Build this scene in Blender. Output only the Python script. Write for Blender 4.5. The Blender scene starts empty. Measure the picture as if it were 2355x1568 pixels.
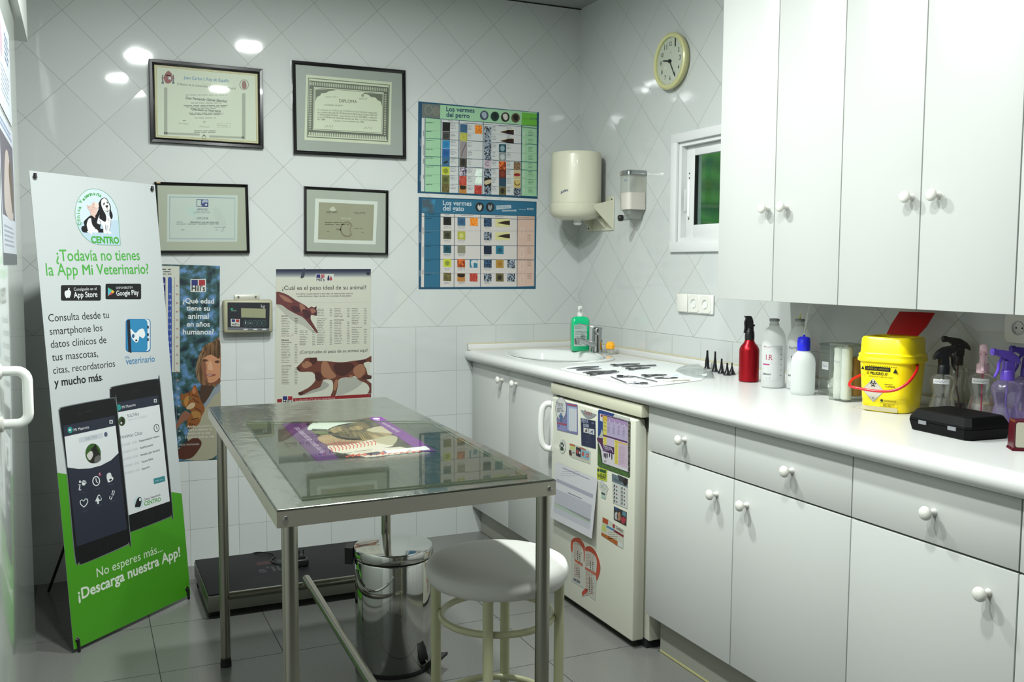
import bpy, bmesh, math, random
from mathutils import Vector, Matrix
random.seed(7)
SC = bpy.context.scene
COL = SC.collection
# ---------------------------------------------------------------- camera, lights, exposure
F_PX, CXP, CYP = 2168.54, 1177.5, 784.0
CAM = Vector((-2.3933, -4.4005, 1.3652)); YAW, PIT, ROL = -.4286, -.0799, .0053
_f = Vector((-math.sin(YAW)*math.cos(PIT), math.cos(YAW)*math.cos(PIT), math.sin(PIT)))
_r = Vector((math.cos(YAW), math.sin(YAW), 0)); _u = _r.cross(_f)
_c, _s = math.cos(ROL), math.sin(ROL)
CR, CU = _c*_r+_s*_u, -_s*_r+_c*_u
cd = bpy.data.cameras.new('camera'); cam = bpy.data.objects.new('camera', cd); COL.objects.link(cam)
cd.sensor_width = 36; cd.lens = 36*F_PX/2355; cd.clip_start = .02; cd.clip_end = 60
cam.matrix_world = Matrix(((CR.x, CU.x, -_f.x, CAM.x), (CR.y, CU.y, -_f.y, CAM.y), (CR.z, CU.z, -_f.z, CAM.z), (0, 0, 0, 1)))
SC.camera = cam
vs = SC.view_settings
vs.view_transform = 'Standard'; vs.look = 'None'; vs.gamma = 1; vs.use_curve_mapping = False
vs.exposure = 1.0
W_ = bpy.data.worlds.new('world'); SC.world = W_; W_.use_nodes = True
W_.node_tree.nodes['Background'].inputs[0].default_value = (.75, .9, 1, 1)
W_.node_tree.nodes['Background'].inputs[1].default_value = .7
for i, (x, y, e) in enumerate([(-1.42, -1.5, 22), (-1.42, -3.0, 14), (-2.0, -1.95, 22), (-2.05, -3.0, 13)]):
    ld = bpy.data.lights.new('downlight', 'AREA'); ld.shape = 'DISK'; ld.size = .13; ld.energy = e; ld.color = (.95, 1, .97)
    lo = bpy.data.objects.new('downlight', ld); lo.location = (x, y, 2.655); COL.objects.link(lo)

def ray(u, v):
    return (CR*((u-CXP)/F_PX) + CU*(-(v-CYP)/F_PX) + _f)
def on(ax, val, u, v):
    """the point of the plane ax = val that the photograph shows at (u, v)"""
    d = ray(u, v); i = 'xyz'.index(ax); return CAM + d*((val-CAM[i])/d[i])

# ---------------------------------------------------------------- materials
def lin(c):
    return c/12.92 if c <= .04045 else ((c+.055)/1.055)**2.4
def rgb(h):
    h = h.lstrip('#'); return tuple(lin(int(h[i:i+2], 16)/255) for i in (0, 2, 4)) + (1,)
_M = {}
def M(name, col='#ffffff', rough=.5, metal=0., trans=0., ior=1.45, alpha=1., coat=0., spec=.5, emit=0.):
    if name in _M: return _M[name]
    m = bpy.data.materials.new(name); m.use_nodes = True; b = m.node_tree.nodes['Principled BSDF']
    I = b.inputs
    I['Base Color'].default_value = rgb(col); I['Roughness'].default_value = rough; I['Metallic'].default_value = metal
    I['Transmission Weight'].default_value = trans; I['IOR'].default_value = ior; I['Alpha'].default_value = alpha
    I['Coat Weight'].default_value = coat; I['Specular IOR Level'].default_value = spec
    if emit: I['Emission Color'].default_value = rgb(col); I['Emission Strength'].default_value = emit
    _M[name] = m; return m
def ink(h, rough=.45):
    n = 'ink_'+h.lstrip('#')
    if n not in _M:
        m = M(n, h, rough); i = m.node_tree.nodes['Principled BSDF'].inputs['Base Color']; i.default_value = tuple(.62*c for c in rgb(h)[:3])+(1,)
    return _M[n]
class NT:
    """tiny node-graph writer"""
    def __init__(s, m): s.t = m.node_tree; s.b = s.t.nodes['Principled BSDF']
    def n(s, typ, **kw):
        x = s.t.nodes.new(typ)
        for k, v in kw.items(): setattr(x, k, v)
        return x
    def l(s, a, b): s.t.links.new(a, b)
    def put(s, inp, v):
        if hasattr(v, 'default_value') or hasattr(v, 'is_output'): s.l(v, inp)
        else: inp.default_value = v
    def m(s, op, a, b=0., c=0.):
        x = s.n('ShaderNodeMath', operation=op); s.put(x.inputs[0], a); s.put(x.inputs[1], b); s.put(x.inputs[2], c); return x.outputs[0]
    def mix(s, f, a, b):
        x = s.n('ShaderNodeMix', data_type='RGBA'); s.put(x.inputs[0], f); s.put(x.inputs[6], a); s.put(x.inputs[7], b); return x.outputs[2]
def noise_bump(m, scale, strength, dist=.002, detail=3, stretch=None):
    g = NT(m); co = g.n('ShaderNodeNewGeometry').outputs['Position']
    if stretch:
        mp = g.n('ShaderNodeMapping'); mp.inputs['Scale'].default_value = stretch; g.l(co, mp.inputs[0]); co = mp.outputs[0]
    nz = g.n('ShaderNodeTexNoise'); nz.inputs['Scale'].default_value = scale; nz.inputs['Detail'].default_value = detail; g.l(co, nz.inputs['Vector'])
    b = g.n('ShaderNodeBump'); b.inputs['Strength'].default_value = strength; b.inputs['Distance'].default_value = dist
    g.l(nz.outputs[0], b.inputs['Height']); g.l(b.outputs[0], g.b.inputs['Normal']); return g, nz
def noise_col(m, scale, c1, c2, detail=4, lo=.35, hi=.65, stretch=None):
    g = NT(m); co = g.n('ShaderNodeNewGeometry').outputs['Position']
    if stretch:
        mp = g.n('ShaderNodeMapping'); mp.inputs['Scale'].default_value = stretch; g.l(co, mp.inputs[0]); co = mp.outputs[0]
    nz = g.n('ShaderNodeTexNoise'); nz.inputs['Scale'].default_value = scale; nz.inputs['Detail'].default_value = detail; g.l(co, nz.inputs['Vector'])
    r = g.n('ShaderNodeValToRGB'); r.color_ramp.elements[0].position = lo; r.color_ramp.elements[1].position = hi
    r.color_ramp.elements[0].color = rgb(c1); r.color_ramp.elements[1].color = rgb(c2)
    g.l(nz.outputs[0], r.inputs[0]); g.l(r.outputs[0], g.b.inputs['Base Color']); return g

T_D, Z_T = .2111, 1.0623          # size of the diamond tiles, height where they begin
def tile_wall(name, along, off, low=None, extra=None, base='#b4b8b6'):
    """glazed tiles: set as diamonds above Z_T, square below; along: 0 = the wall runs along x, 1 = along y"""
    m = M(name, base, .05, spec=.5); g = NT(m)
    geo = g.n('ShaderNodeNewGeometry'); sp = g.n('ShaderNodeSeparateXYZ'); g.l(geo.outputs['Position'], sp.inputs[0])
    h, z = sp.outputs[along], sp.outputs[2]
    k = 1/(T_D*math.sqrt(2))
    hh = g.m('ADD', h, off); zz = g.m('SUBTRACT', z, Z_T)
    a = g.m('MULTIPLY', g.m('ADD', hh, zz), k); b = g.m('MULTIPLY', g.m('SUBTRACT', hh, zz), k)
    def edge(x, size, gw):
        fr = g.m('FRACT', x); d = g.m('MINIMUM', fr, g.m('SUBTRACT', 1., fr)); return g.m('LESS_THAN', g.m('MULTIPLY', d, size), gw)
    gw = .0011
    dia = g.m('MAXIMUM', edge(a, T_D, gw), edge(b, T_D, gw))
    lx, lz = .2145, .2235
    p = g.m('DIVIDE', g.m('ADD', h, low or .259), lx); q = g.m('DIVIDE', g.m('SUBTRACT', z, Z_T), lz)
    sq = g.m('MAXIMUM', edge(p, lx, gw), edge(q, lz, gw))
    if extra is not None: sq = g.m('MAXIMUM', sq, g.m('LESS_THAN', g.m('ABSOLUTE', g.m('SUBTRACT', h, extra)), gw))
    up = g.m('GREATER_THAN', z, Z_T)
    gr = g.m('ADD', g.m('MULTIPLY', dia, up), g.m('MULTIPLY', sq, g.m('SUBTRACT', 1., up)))
    gr = g.m('MAXIMUM', gr, g.m('LESS_THAN', g.m('ABSOLUTE', zz), gw))
    # one tilt and one faint tone per tile
    ia = g.m('ADD', g.m('MULTIPLY', g.m('FLOOR', a), up), g.m('MULTIPLY', g.m('FLOOR', p), g.m('SUBTRACT', 1., up)))
    ib = g.m('ADD', g.m('MULTIPLY', g.m('FLOOR', b), up), g.m('MULTIPLY', g.m('FLOOR', q), g.m('SUBTRACT', 1., up)))
    cv = g.n('ShaderNodeCombineXYZ'); g.l(ia, cv.inputs[0]); g.l(ib, cv.inputs[1]); g.put(cv.inputs[2], up)
    wn = g.n('ShaderNodeTexWhiteNoise'); g.l(cv.outputs[0], wn.inputs['Vector'])
    v1 = g.n('ShaderNodeVectorMath', operation='SUBTRACT'); g.l(wn.outputs['Color'], v1.inputs[0]); v1.inputs[1].default_value = (.5, .5, .5)
    v2 = g.n('ShaderNodeVectorMath', operation='SCALE'); g.l(v1.outputs[0], v2.inputs[0]); v2.inputs['Scale'].default_value = .022
    v3 = g.n('ShaderNodeVectorMath', operation='ADD'); g.l(geo.outputs['Normal'], v3.inputs[0]); g.l(v2.outputs[0], v3.inputs[1])
    v4 = g.n('ShaderNodeVectorMath', operation='NORMALIZE'); g.l(v3.outputs[0], v4.inputs[0])
    nz = g.n('ShaderNodeTexNoise'); nz.inputs['Scale'].default_value = 9; nz.inputs['Detail'].default_value = 1; g.l(geo.outputs['Position'], nz.inputs['Vector'])
    bp = g.n('ShaderNodeBump'); bp.inputs['Strength'].default_value = .13; bp.inputs['Distance'].default_value = .003
    g.l(nz.outputs[0], bp.inputs['Height']); g.l(v4.outputs[0], bp.inputs['Normal'])
    g.l(bp.outputs[0], g.b.inputs['Normal'])
    dirt = g.n('ShaderNodeTexNoise'); dirt.inputs['Scale'].default_value = 2.3; g.l(geo.outputs['Position'], dirt.inputs['Vector'])
    gc = g.mix(dirt.outputs[0], rgb('#76776f'), rgb('#a4a8a2'))
    tone = g.m('ADD', g.m('MULTIPLY', wn.outputs['Value'], .05), .975)
    bc = g.n('ShaderNodeVectorMath', operation='SCALE'); bc.inputs[0].default_value = rgb(base)[:3]; g.l(tone, bc.inputs['Scale'])
    g.l(g.mix(gr, bc.outputs[0], gc), g.b.inputs['Base Color'])
    g.l(g.m('ADD', g.m('MULTIPLY', gr, .5), .05), g.b.inputs['Roughness'])
    return m
def floor_mat():
    m = M('floor_tiles', '#8b8c88', .22); g = NT(m)
    geo = g.n('ShaderNodeNewGeometry'); sp = g.n('ShaderNodeSeparateXYZ'); g.l(geo.outputs['Position'], sp.inputs[0])
    def edge(x, o, size):
        fr = g.m('FRACT', g.m('DIVIDE', g.m('ADD', x, o), size)); d = g.m('MINIMUM', fr, g.m('SUBTRACT', 1., fr)); return g.m('LESS_THAN', g.m('MULTIPLY', d, size), .0016)
    gr = g.m('MAXIMUM', edge(sp.outputs[0], .957, .411), edge(sp.outputs[1], .69, .4425))
    nz = g.n('ShaderNodeTexNoise'); nz.inputs['Scale'].default_value = 260; nz.inputs['Detail'].default_value = 3; g.l(geo.outputs['Position'], nz.inputs['Vector'])
    c = g.mix(nz.outputs[0], rgb('#50514e'), rgb('#70716d'))
    g.l(g.mix(gr, c, rgb('#262724')), g.b.inputs['Base Color'])
    g.l(g.m('ADD', g.m('MULTIPLY', gr, .5), .22), g.b.inputs['Roughness'])
    return m

# ---------------------------------------------------------------- mesh building
class MB:
    def __init__(s): s.v = []; s.f = []; s.mi = []; s.sm = []; s.mats = []
    def slot(s, m):
        if m not in s.mats: s.mats.append(m)
        return s.mats.index(m)
    def add(s, vs, fs, m, smooth=False):
        o = len(s.v); k = s.slot(m); s.v += [tuple(p) for p in vs]
        for f in fs: s.f.append(tuple(o+i for i in f)); s.mi.append(k); s.sm.append(smooth)
        return s
    def box(s, x0, y0, z0, x1, y1, z1, m, r=0., seg=2):
        x0, x1 = sorted((x0, x1)); y0, y1 = sorted((y0, y1)); z0, z1 = sorted((z0, z1))
        if r <= 0:
            return s.add([(x, y, z) for z in (z0, z1) for y in (y0, y1) for x in (x0, x1)],
                         [(0, 2, 3, 1), (4, 5, 7, 6), (0, 1, 5, 4), (2, 6, 7, 3), (0, 4, 6, 2), (1, 3, 7, 5)], m)
        bm = bmesh.new(); bmesh.ops.create_cube(bm, size=1)
        for v in bm.verts: v.co = Vector(((x0+x1)/2+v.co.x*(x1-x0), (y0+y1)/2+v.co.y*(y1-y0), (z0+z1)/2+v.co.z*(z1-z0)))
        bmesh.ops.bevel(bm, geom=bm.edges[:], offset=min(r, .49*min(x1-x0, y1-y0, z1-z0)), segments=seg, affect='EDGES', profile=.5, clamp_overlap=True)
        bm.verts.index_update(); s.add([v.co for v in bm.verts], [[v.index for v in f.verts] for f in bm.faces], m, True); bm.free(); return s
    def loft(s, rings, m, smooth=True, cap=True, closed=True):
        """rings: equal-length lists of points"""
        n = len(rings[0]); vs = [p for r in rings for p in r]; fs = []
        for i in range(len(rings)-1):
            for j in range(n if closed else n-1):
                k = (j+1) % n; fs.append((i*n+j, i*n+k, (i+1)*n+k, (i+1)*n+j))
        s.add(vs, fs, m, smooth)
        if cap:
            s.add(rings[0], [tuple(range(n-1, -1, -1))], m); s.add(rings[-1], [tuple(range(n))], m)
        return s
    def lathe(s, prof, m, c=(0, 0, 0), axis=(0, 0, 1), seg=28, cap=True, sx=1., smooth=True):
        """prof: (radius, height) pairs along axis"""
        a = Vector(axis).normalized(); t = Vector((1, 0, 0)) if abs(a.x) < .9 else Vector((0, 1, 0))
        e1 = (t-a*t.dot(a)).normalized(); e2 = a.cross(e1); c = Vector(c)
        rings = [[c+a*h+(e1*math.cos(2*math.pi*j/seg)*sx+e2*math.sin(2*math.pi*j/seg))*max(r, 1e-5) for j in range(seg)] for r, h in prof]
        return s.loft(rings, m, smooth, cap)
    def cyl(s, a, b, r, m, seg=16, r2=None):
        a, b = Vector(a), Vector(b); return s.lathe([(r, 0), (r if r2 is None else r2, (b-a).length)], m, a, b-a, seg)
    def tube(s, pts, r, m, seg=10, closed=False, cap=True, flat=1.):
        pts = [Vector(p) for p in pts]; n = len(pts); rings = []
        tan = []
        for i in range(n):
            a = pts[(i-1) % n] if closed or i else pts[0]; b = pts[(i+1) % n] if closed or i < n-1 else pts[-1]; tan.append((b-a).normalized())
        e = Vector((0, 0, 1)) if abs(tan[0].z) < .9 else Vector((1, 0, 0)); e = (e-tan[0]*e.dot(tan[0])).normalized()
        for i in range(n):
            e = (e-tan[i]*e.dot(tan[i])).normalized(); g = tan[i].cross(e); rr = r[i] if isinstance(r, (list, tuple)) else r
            rings.append([pts[i]+(e*math.cos(2*math.pi*j/seg)*flat+g*math.sin(2*math.pi*j/seg))*rr for j in range(seg)])
        if closed: rings.append(rings[0]); cap = False
        return s.loft(rings, m, True, cap)
    def prism(s, pts, d, m, smooth=False):
        """flat outline pts swept by the vector d"""
        pts = [Vector(p) for p in pts]; d = Vector(d); return s.loft([pts, [p+d for p in pts]], m, smooth)
    def build(s, name, parent=None, smooth_angle=None, bevel=0., recalc=True, sub=0, solid=0.):
        me = bpy.data.meshes.new(name); off = Vector()
        q = parent
        while q is not None: off += q.location; q = q.parent
        me.from_pydata([Vector(p)-off for p in s.v], [], s.f)
        for m in s.mats: me.materials.append(m)
        for p, k, sm in zip(me.polygons, s.mi, s.sm): p.material_index = k; p.use_smooth = sm
        if recalc:
            bm = bmesh.new(); bm.from_mesh(me); bmesh.ops.remove_doubles(bm, verts=bm.verts, dist=1e-6); bmesh.ops.recalc_face_normals(bm, faces=bm.faces); bm.to_mesh(me); bm.free()
        o = bpy.data.objects.new(name, me); COL.objects.link(o)
        if parent is not None: o.parent = parent
        if any(s.sm) and smooth_angle is not False:
            try: me.set_sharp_from_angle(angle=math.radians(smooth_angle or 40))
            except Exception: pass
        if bevel:
            b = o.modifiers.new('edge', 'BEVEL'); b.width = bevel; b.segments = 2; b.limit_method = 'ANGLE'; b.angle_limit = math.radians(50)
        if sub:
            b = o.modifiers.new('sub', 'SUBSURF'); b.levels = sub; b.render_levels = sub
        if solid:
            b = o.modifiers.new('solid', 'SOLIDIFY'); b.thickness = solid; b.offset = -1
        return o
def arc(c, r, a0, a1, n, e1, e2):
    c, e1, e2 = Vector(c), Vector(e1), Vector(e2)
    return [c+e1*r*math.cos(math.radians(a0+(a1-a0)*i/n))+e2*r*math.sin(math.radians(a0+(a1-a0)*i/n)) for i in range(n+1)]
def smooth(pts, n=6, closed=False):
    """Catmull-Rom through pts"""
    P = [Vector(p) for p in pts]; N = len(P); out = []
    for i in range(N if closed else N-1):
        g = (lambda k: P[k % N]) if closed else (lambda k: P[min(max(k, 0), N-1)])
        a, b, c, d = g(i-1), g(i), g(i+1), g(i+2)
        for j in range(n):
            t = j/n; out.append(.5*((2*b)+(c-a)*t+(2*a-5*b+4*c-d)*t*t+(3*b-a-3*c+d)*t**3))
    if not closed: out.append(P[-1])
    return out
def thing(name, label, cat, loc=(0, 0, 0), group=None):
    o = bpy.data.objects.new(name, None); COL.objects.link(o); o.location = loc; o.empty_display_size = .05
    return tag(o, label, cat, group)
def tag(o, label, cat, group=None):
    o['label'] = label; o['category'] = cat
    if group: o['group'] = group
    return o
def struct(o):
    o['kind'] = 'structure'; return o

# ---------------------------------------------------------------- printed sheets
_T = {}
def text_geo(s, bold=0.):
    if 'M' in s: bold = 0.
    k = (s, bold)
    if k not in _T:
        cu = bpy.data.curves.new('t', 'FONT'); cu.body = s; cu.size = 1; cu.offset = bold; cu.resolution_u = 3
        o = bpy.data.objects.new('t', cu); me = bpy.data.meshes.new_from_object(o)
        vs = [(v.co.x, v.co.y) for v in me.vertices]; fs = [tuple(p.vertices) for p in me.polygons]
        bpy.data.objects.remove(o); bpy.data.curves.remove(cu); bpy.data.meshes.remove(me)
        xs = [v[0] for v in vs] or [0, 1]; _T[k] = (vs, fs, min(xs), max(xs))
    return _T[k]
class Sheet(MB):
    """a flat printed thing: origin O (its top corner), unit vectors U (to the right) and V (down); coordinates in metres, or, after zoom(), in pixels of a crop of the photograph"""
    STEP = .00012
    def __init__(s, O, U, V):
        super().__init__(); s.O, s.U, s.V = Vector(O), Vector(U).normalized(), Vector(V).normalized(); s.N = s.V.cross(s.U).normalized(); s.z = None
    def zoom(s, ox=0, oy=0, sc=1.): s.z = (ox, oy, sc); return s
    def metres(s): s.z = None; return s
    def T(s, x, y):
        if s.z is None: return x, y
        d = ray(s.z[0]+x/s.z[2], s.z[1]+y/s.z[2]); t = (s.O-CAM).dot(s.N)/d.dot(s.N); p = CAM+d*t-s.O
        return p.dot(s.U), p.dot(s.V)
    def at(s, a, b, l=0.): return s.O+s.U*a+s.V*b+s.N*(l*s.STEP)
    def poly(s, pts, c, l=1):
        q = [s.at(*s.T(*p), l) for p in pts]; m = ink(c) if isinstance(c, str) else c
        return s.add(q, [tuple(range(len(q)))], m)
    def rect(s, x0, y0, x1, y1, c, l=1): return s.poly([(x0, y0), (x1, y0), (x1, y1), (x0, y1)], c, l)
    def rrect(s, x0, y0, x1, y1, r, c, l=1):
        P = []
        for cx, cy, a in ((x1-r, y0+r, -90), (x1-r, y1-r, 0), (x0+r, y1-r, 90), (x0+r, y0+r, 180)):
            for i in range(6): t = math.radians(a+18*i); P.append((cx+r*math.cos(t), cy+r*math.sin(t)))
        return s.poly(P, c, l)
    def ell(s, cx, cy, rx, ry, c, l=1, n=24, a0=0, a1=360, rot=0):
        k, w = math.cos(math.radians(rot)), math.sin(math.radians(rot)); P = []
        for i in range(n if a1-a0 >= 360 else n+1):
            t = math.radians(a0+(a1-a0)*i/n); x, y = rx*math.cos(t), ry*math.sin(t); P.append((cx+x*k-y*w, cy+x*w+y*k))
        return s.poly(P, c, l)
    def ring(s, cx, cy, rx, ry, w, c, l=1, n=28, a0=0, a1=360):
        return s.line([(cx+rx*math.cos(math.radians(a0+(a1-a0)*i/n)), cy+ry*math.sin(math.radians(a0+(a1-a0)*i/n))) for i in range(n+1)], w, c, l)
    def line(s, pts, w, c, l=1):
        """w in the sheet's current unit"""
        P = [Vector(p) for p in pts]; L, R = [], []
        for i, p in enumerate(P):
            d = (P[min(i+1, len(P)-1)]-P[max(i-1, 0)]); d = d.normalized() if d.length else Vector((1, 0)); n = Vector((-d.y, d.x))*w/2; L.append(p+n); R.append(p-n)
        m = ink(c) if isinstance(c, str) else c
        q = [s.at(*s.T(*p), l) for p in L+R]; n = len(P)
        return s.add(q, [(i, i+1, n+i+1, n+i) for i in range(n-1)], m)
    def frame(s, x0, y0, x1, y1, w, c, l=1):
        for a in ((x0, y0, x1, y0+w), (x0, y1-w, x1, y1), (x0, y0+w, x0+w, y1-w), (x1-w, y0+w, x1, y1-w)): s.rect(*a, c, l)
        return s
    def blob(s, pts, c, l=1, n=5): return s.poly([tuple(p) for p in smooth([Vector(p) for p in pts], n, True)], c, l)
    def text(s, t, xl, yl, xr, c, l=2, bold=0., it=0., hs=1., yr=None):
        """the words fitted between (xl, yl) and (xr, yr) on the baseline"""
        vs, fs, a, b = text_geo(t, bold)
        if not fs: return s
        A = Vector(s.T(xl, yl)); B = Vector(s.T(xr, yl if yr is None else yr))
        if yr is None and s.z is not None: B.y = A.y
        d = B-A; k = d.length/(b-a); d.normalize(); u = Vector((d.y, -d.x))
        m = ink(c) if isinstance(c, str) else c
        q = []
        for x, y in vs:
            p = A+d*((x-a+y*it)*k)+u*(y*k*hs); q.append(s.at(p.x, p.y, l))
        return s.add(q, fs, m)
    def micro(s, x0, y0, x1, y1, rows, c, l=2, th=.4, fill=.95, just=0, words=(4, 12)):
        """rows of fine print too small to read"""
        h = (y1-y0)/rows
        for i in range(rows):
            y = y0+h*i; w = (x1-x0)*random.uniform(fill-.25, fill); x = x0 if just == 0 else (x0+x1-w)/2; e = x+w
            while x < e-1e-9:
                k = min(random.uniform(*words)*h*.55, e-x); s.rect(x, y+h*(1-th)/2, x+k*.9, y+h*(1+th)/2, c, l); x += k+h*.3
        return s
    def slab(s, w, h, c, t=.001):
        """the sheet's own body: front at layer 0"""
        z, s.z = s.z, None
        m = ink(c) if isinstance(c, str) else c
        a = [s.at(0, 0), s.at(w, 0), s.at(w, h), s.at(0, h)]; s.loft([[p-s.N*t for p in a], a], m, False); s.z = z; return s
def wall_sheet(corners, d=.0015):
    """a Sheet on the far wall from its four photographed corners; returns it with its width and height"""
    q = [on('y', -d, *p) for p in corners]
    U = ((q[1]-q[0])+(q[2]-q[3])).normalized(); V = Vector((0, 1, 0)).cross(U); V = V if V.z < 0 else -V
    s = Sheet(q[0], U, V); return s, ((q[1]-q[0]).length+(q[2]-q[3]).length)/2, ((q[3]-q[0]).length+(q[2]-q[1]).length)/2
# ---------------------------------------------------------------- materials of the furniture
WHITE = M('white_laminate', '#b4b6b3', .35); noise_bump(WHITE, 900, .06, .0004)
WORK = M('worktop_laminate', '#c4c5c3', .3)
DARK = M('dark_gap', '#17170f', .7)
KNOB = M('knob_porcelain', '#cfcec7', .18, coat=.4)
CREAM = M('cream_enamel', '#b9b9a4', .3, coat=.2)
FRIDGE = M('fridge_enamel', '#bfc0b2', .28, coat=.2)
STEEL = M('brushed_steel', '#b5b6b1', .28, 1.)
CHROME = M('polished_steel', '#c4c5c2', .07, 1.)
SHEETST = M('sheet_steel', '#abaea2', .16, 1.); noise_bump(SHEETST, 11, .4, .01, 4, (1, .6, 1)); SKIRT = M('skirt_steel', '#e2ddcf', .42, 1.)
TUBE = M('tube_steel', '#a3a195', .25, 1.)
BLACK = M('black_plastic', '#141416', .4)
RUBBER = M('black_rubber', '#19191b', .65)
WPLAST = M('white_plastic', '#cfd0cc', .3)
CAULK = M('aged_caulk', '#bdb592', .6)
CERAM = M('sanitary_ceramic', '#cfd2d0', .06, coat=.5)
GLASS = M('clear_glass', '#ffffff', .02, trans=1., ior=1.45)
ALU = M('white_aluminium', '#c8cac9', .35)

# ---------------------------------------------------------------- the room
ZC = 2.689
YB, XL = -5.4, -2.74
w = MB(); w.box(XL-.1, 0, -.05, .1, .12, ZC+.1, tile_wall('tiles_far_wall', 0, .1926, None, -1.636)); struct(w.build('wall_back'))
TR = tile_wall('tiles_right_wall', 1, .1475, .239)
WY0, WY1, WZ0, WZ1 = -.905, -1.50, 1.470, 1.905         # opening of the little window
w = MB()
w.box(0, YB, -.05, .12, WY1, ZC+.1, TR); w.box(0, WY0, -.05, .12, .12, ZC+.1, TR)
w.box(0, WY1, -.05, .12, WY0, WZ0, TR); w.box(0, WY1, WZ1, .12, WY0, ZC+.1, TR); struct(w.build('wall_right'))
w = MB(); w.box(XL-.12, YB, -.05, XL, .12, ZC+.1, tile_wall('tiles_left_wall', 1, .1)); struct(w.build('wall_left'))
w = MB(); w.box(XL-.1, YB-.12, -.05, .12, YB, ZC+.1, M('near_wall_paint', '#4c4c46', .6)); struct(w.build('wall_front'))
w = MB(); w.box(XL-.1, YB-.1, -.06, .12, .12, 0, floor_mat()); struct(w.build('floor'))
w = MB(); w.box(XL-.1, YB-.1, ZC, .12, .12, ZC+.1, M('ceiling_paint', '#8f938f', .8)); struct(w.build('ceiling'))
# dark joint where the ceiling meets the far wall
w = MB(); w.box(XL, -.004, ZC-.006, 0, -.0005, ZC-.001, DARK); struct(w.build('trim_1'))

# little sliding window beside the cabinets
wn = thing('window_1', 'x', 'window', (0, -1.2, 1.43)); del wn['label'], wn['category']; struct(wn)
o = MB(); t = .05
for a in ((WY0+.042, WZ0-.043, WY1, WZ0+.003), (WY0+.042, WZ1-.003, WY1, WZ1+.037), (WY0+.042, WZ0, WY0-.003, WZ1)):
    o.box(-.014, a[0], a[1], .002, a[2], a[3], ALU, .003)
o.build('window_frame', wn)
o = MB()
for a in ((WY0, WZ0+.02, WY0-.022, WZ1-.02), (WY0, WZ0, WY1, WZ0+.02), (WY0, WZ1-.02, WY1, WZ1)): o.box(.002, a[0], a[1], .11, a[2], a[3], ALU)
o.build('window_reveal', wn)
def sash(y0, y1, x, nm):
    o = MB(); sw = .058
    for a in ((y0, WZ0+.02, y0-sw, WZ1-.02), (y1+sw, WZ0+.02, y1, WZ1-.02), (y0-sw, WZ0+.02, y1+sw, WZ0+.02+sw*.95), (y0-sw, WZ1-.02-sw*.75, y1+sw, WZ1-.02)):
        o.box(x, a[0], a[1], x+.026, a[2], a[3], ALU, .003)
    f = o.build(nm, wn)
    g = MB(); g.box(x+.008, y0-sw+.003, WZ0+.07, x+.013, y1+sw-.003, WZ1-.06, M('window_glass', '#eafff0', .03, trans=1., ior=1.3)); g.build('pane', f)
    g = MB()
    for a in ((y0-sw-.001, y0-sw-.005), (y1+sw+.005, y1+sw+.001)): g.box(x+.002, a[0], WZ0+.074, x+.02, a[1], WZ1-.064, RUBBER)
    g.build('gasket', f); return f
s1 = sash(WY0-.022, -1.235, .028, 'sash')
g = MB(); g.box(.02, -.945, 1.58, .03, -.958, 1.74, M('sash_handle', '#dfe1e2', .3), .004); g.box(.006, -.943, 1.605, .03, -.948, 1.70, ALU, .002)
for z in (1.572, 1.748, 1.768): g.cyl((.029, -.951, z), (.0265, -.951, z), .0035, DARK, 8)
g.build('sash_handle', s1)
sash(-1.195, WY1, .06, 'sash')
# green sheeting outside the window
GREEN = M('green_sheeting', '#5a9a2a', .7); gg = NT(GREEN)
geo = gg.n('ShaderNodeNewGeometry'); wv = gg.n('ShaderNodeTexWave', bands_direction='Z'); wv.inputs['Scale'].default_value = 3; wv.inputs['Distortion'].default_value = 6; gg.l(geo.outputs['Position'], wv.inputs['Vector'])
gg.l(gg.mix(wv.outputs['Fac'], rgb('#2f6f1c'), rgb('#4f9a2e')), gg.b.inputs['Base Color'])
o = MB(); o.box(.62, -2.6, .6, .64, .5, 2.9, GREEN); tag(o.build('green_sheeting'), 'green sheeting seen through the pane of the little sliding window', 'sheeting')

# sliding door leaf on the left, its track box above
dr = thing('door_1', 'x', 'door', (-2.585, -1.6, 0)); del dr['label'], dr['category']; struct(dr)
o = MB(); o.box(-2.606, -2.4, .012, -2.564, -.947, 2.14, M('door_lacquer', '#b6bcb6', .12, coat=.4), .004); o.build('door_leaf', dr)
o = MB(); hz0, hz1 = 1.008, 1.126
q = [(-2.564, -2.05, hz1), (-2.530, -2.05, hz1), *arc((-2.530, -2.05, hz1-.022), .022, 90, 0, 5, (1, 0, 0), (0, 0, 1))[1:], *arc((-2.530, -2.05, hz0+.022), .022, 0, -90, 5, (1, 0, 0), (0, 0, 1)), (-2.564, -2.05, hz0)]
o.tube(q, .011, M('handle_white', '#e6e8e4', .2, coat=.4), 12)
o.lathe([(.018, 0), (.018, .004), (.012, .008)], KNOB, (-2.564, -2.05, hz1), (1, 0, 0), 16); o.lathe([(.018, 0), (.018, .004), (.012, .008)], KNOB, (-2.564, -2.05, hz0), (1, 0, 0), 16)
o.build('door_handle', dr)
o = MB(); o.box(XL+.001, -2.6, 2.15, -2.541, -.56, 2.5, M('track_box_paint', '#c9cdc9', .5)); struct(o.build('trim_2'))

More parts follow.
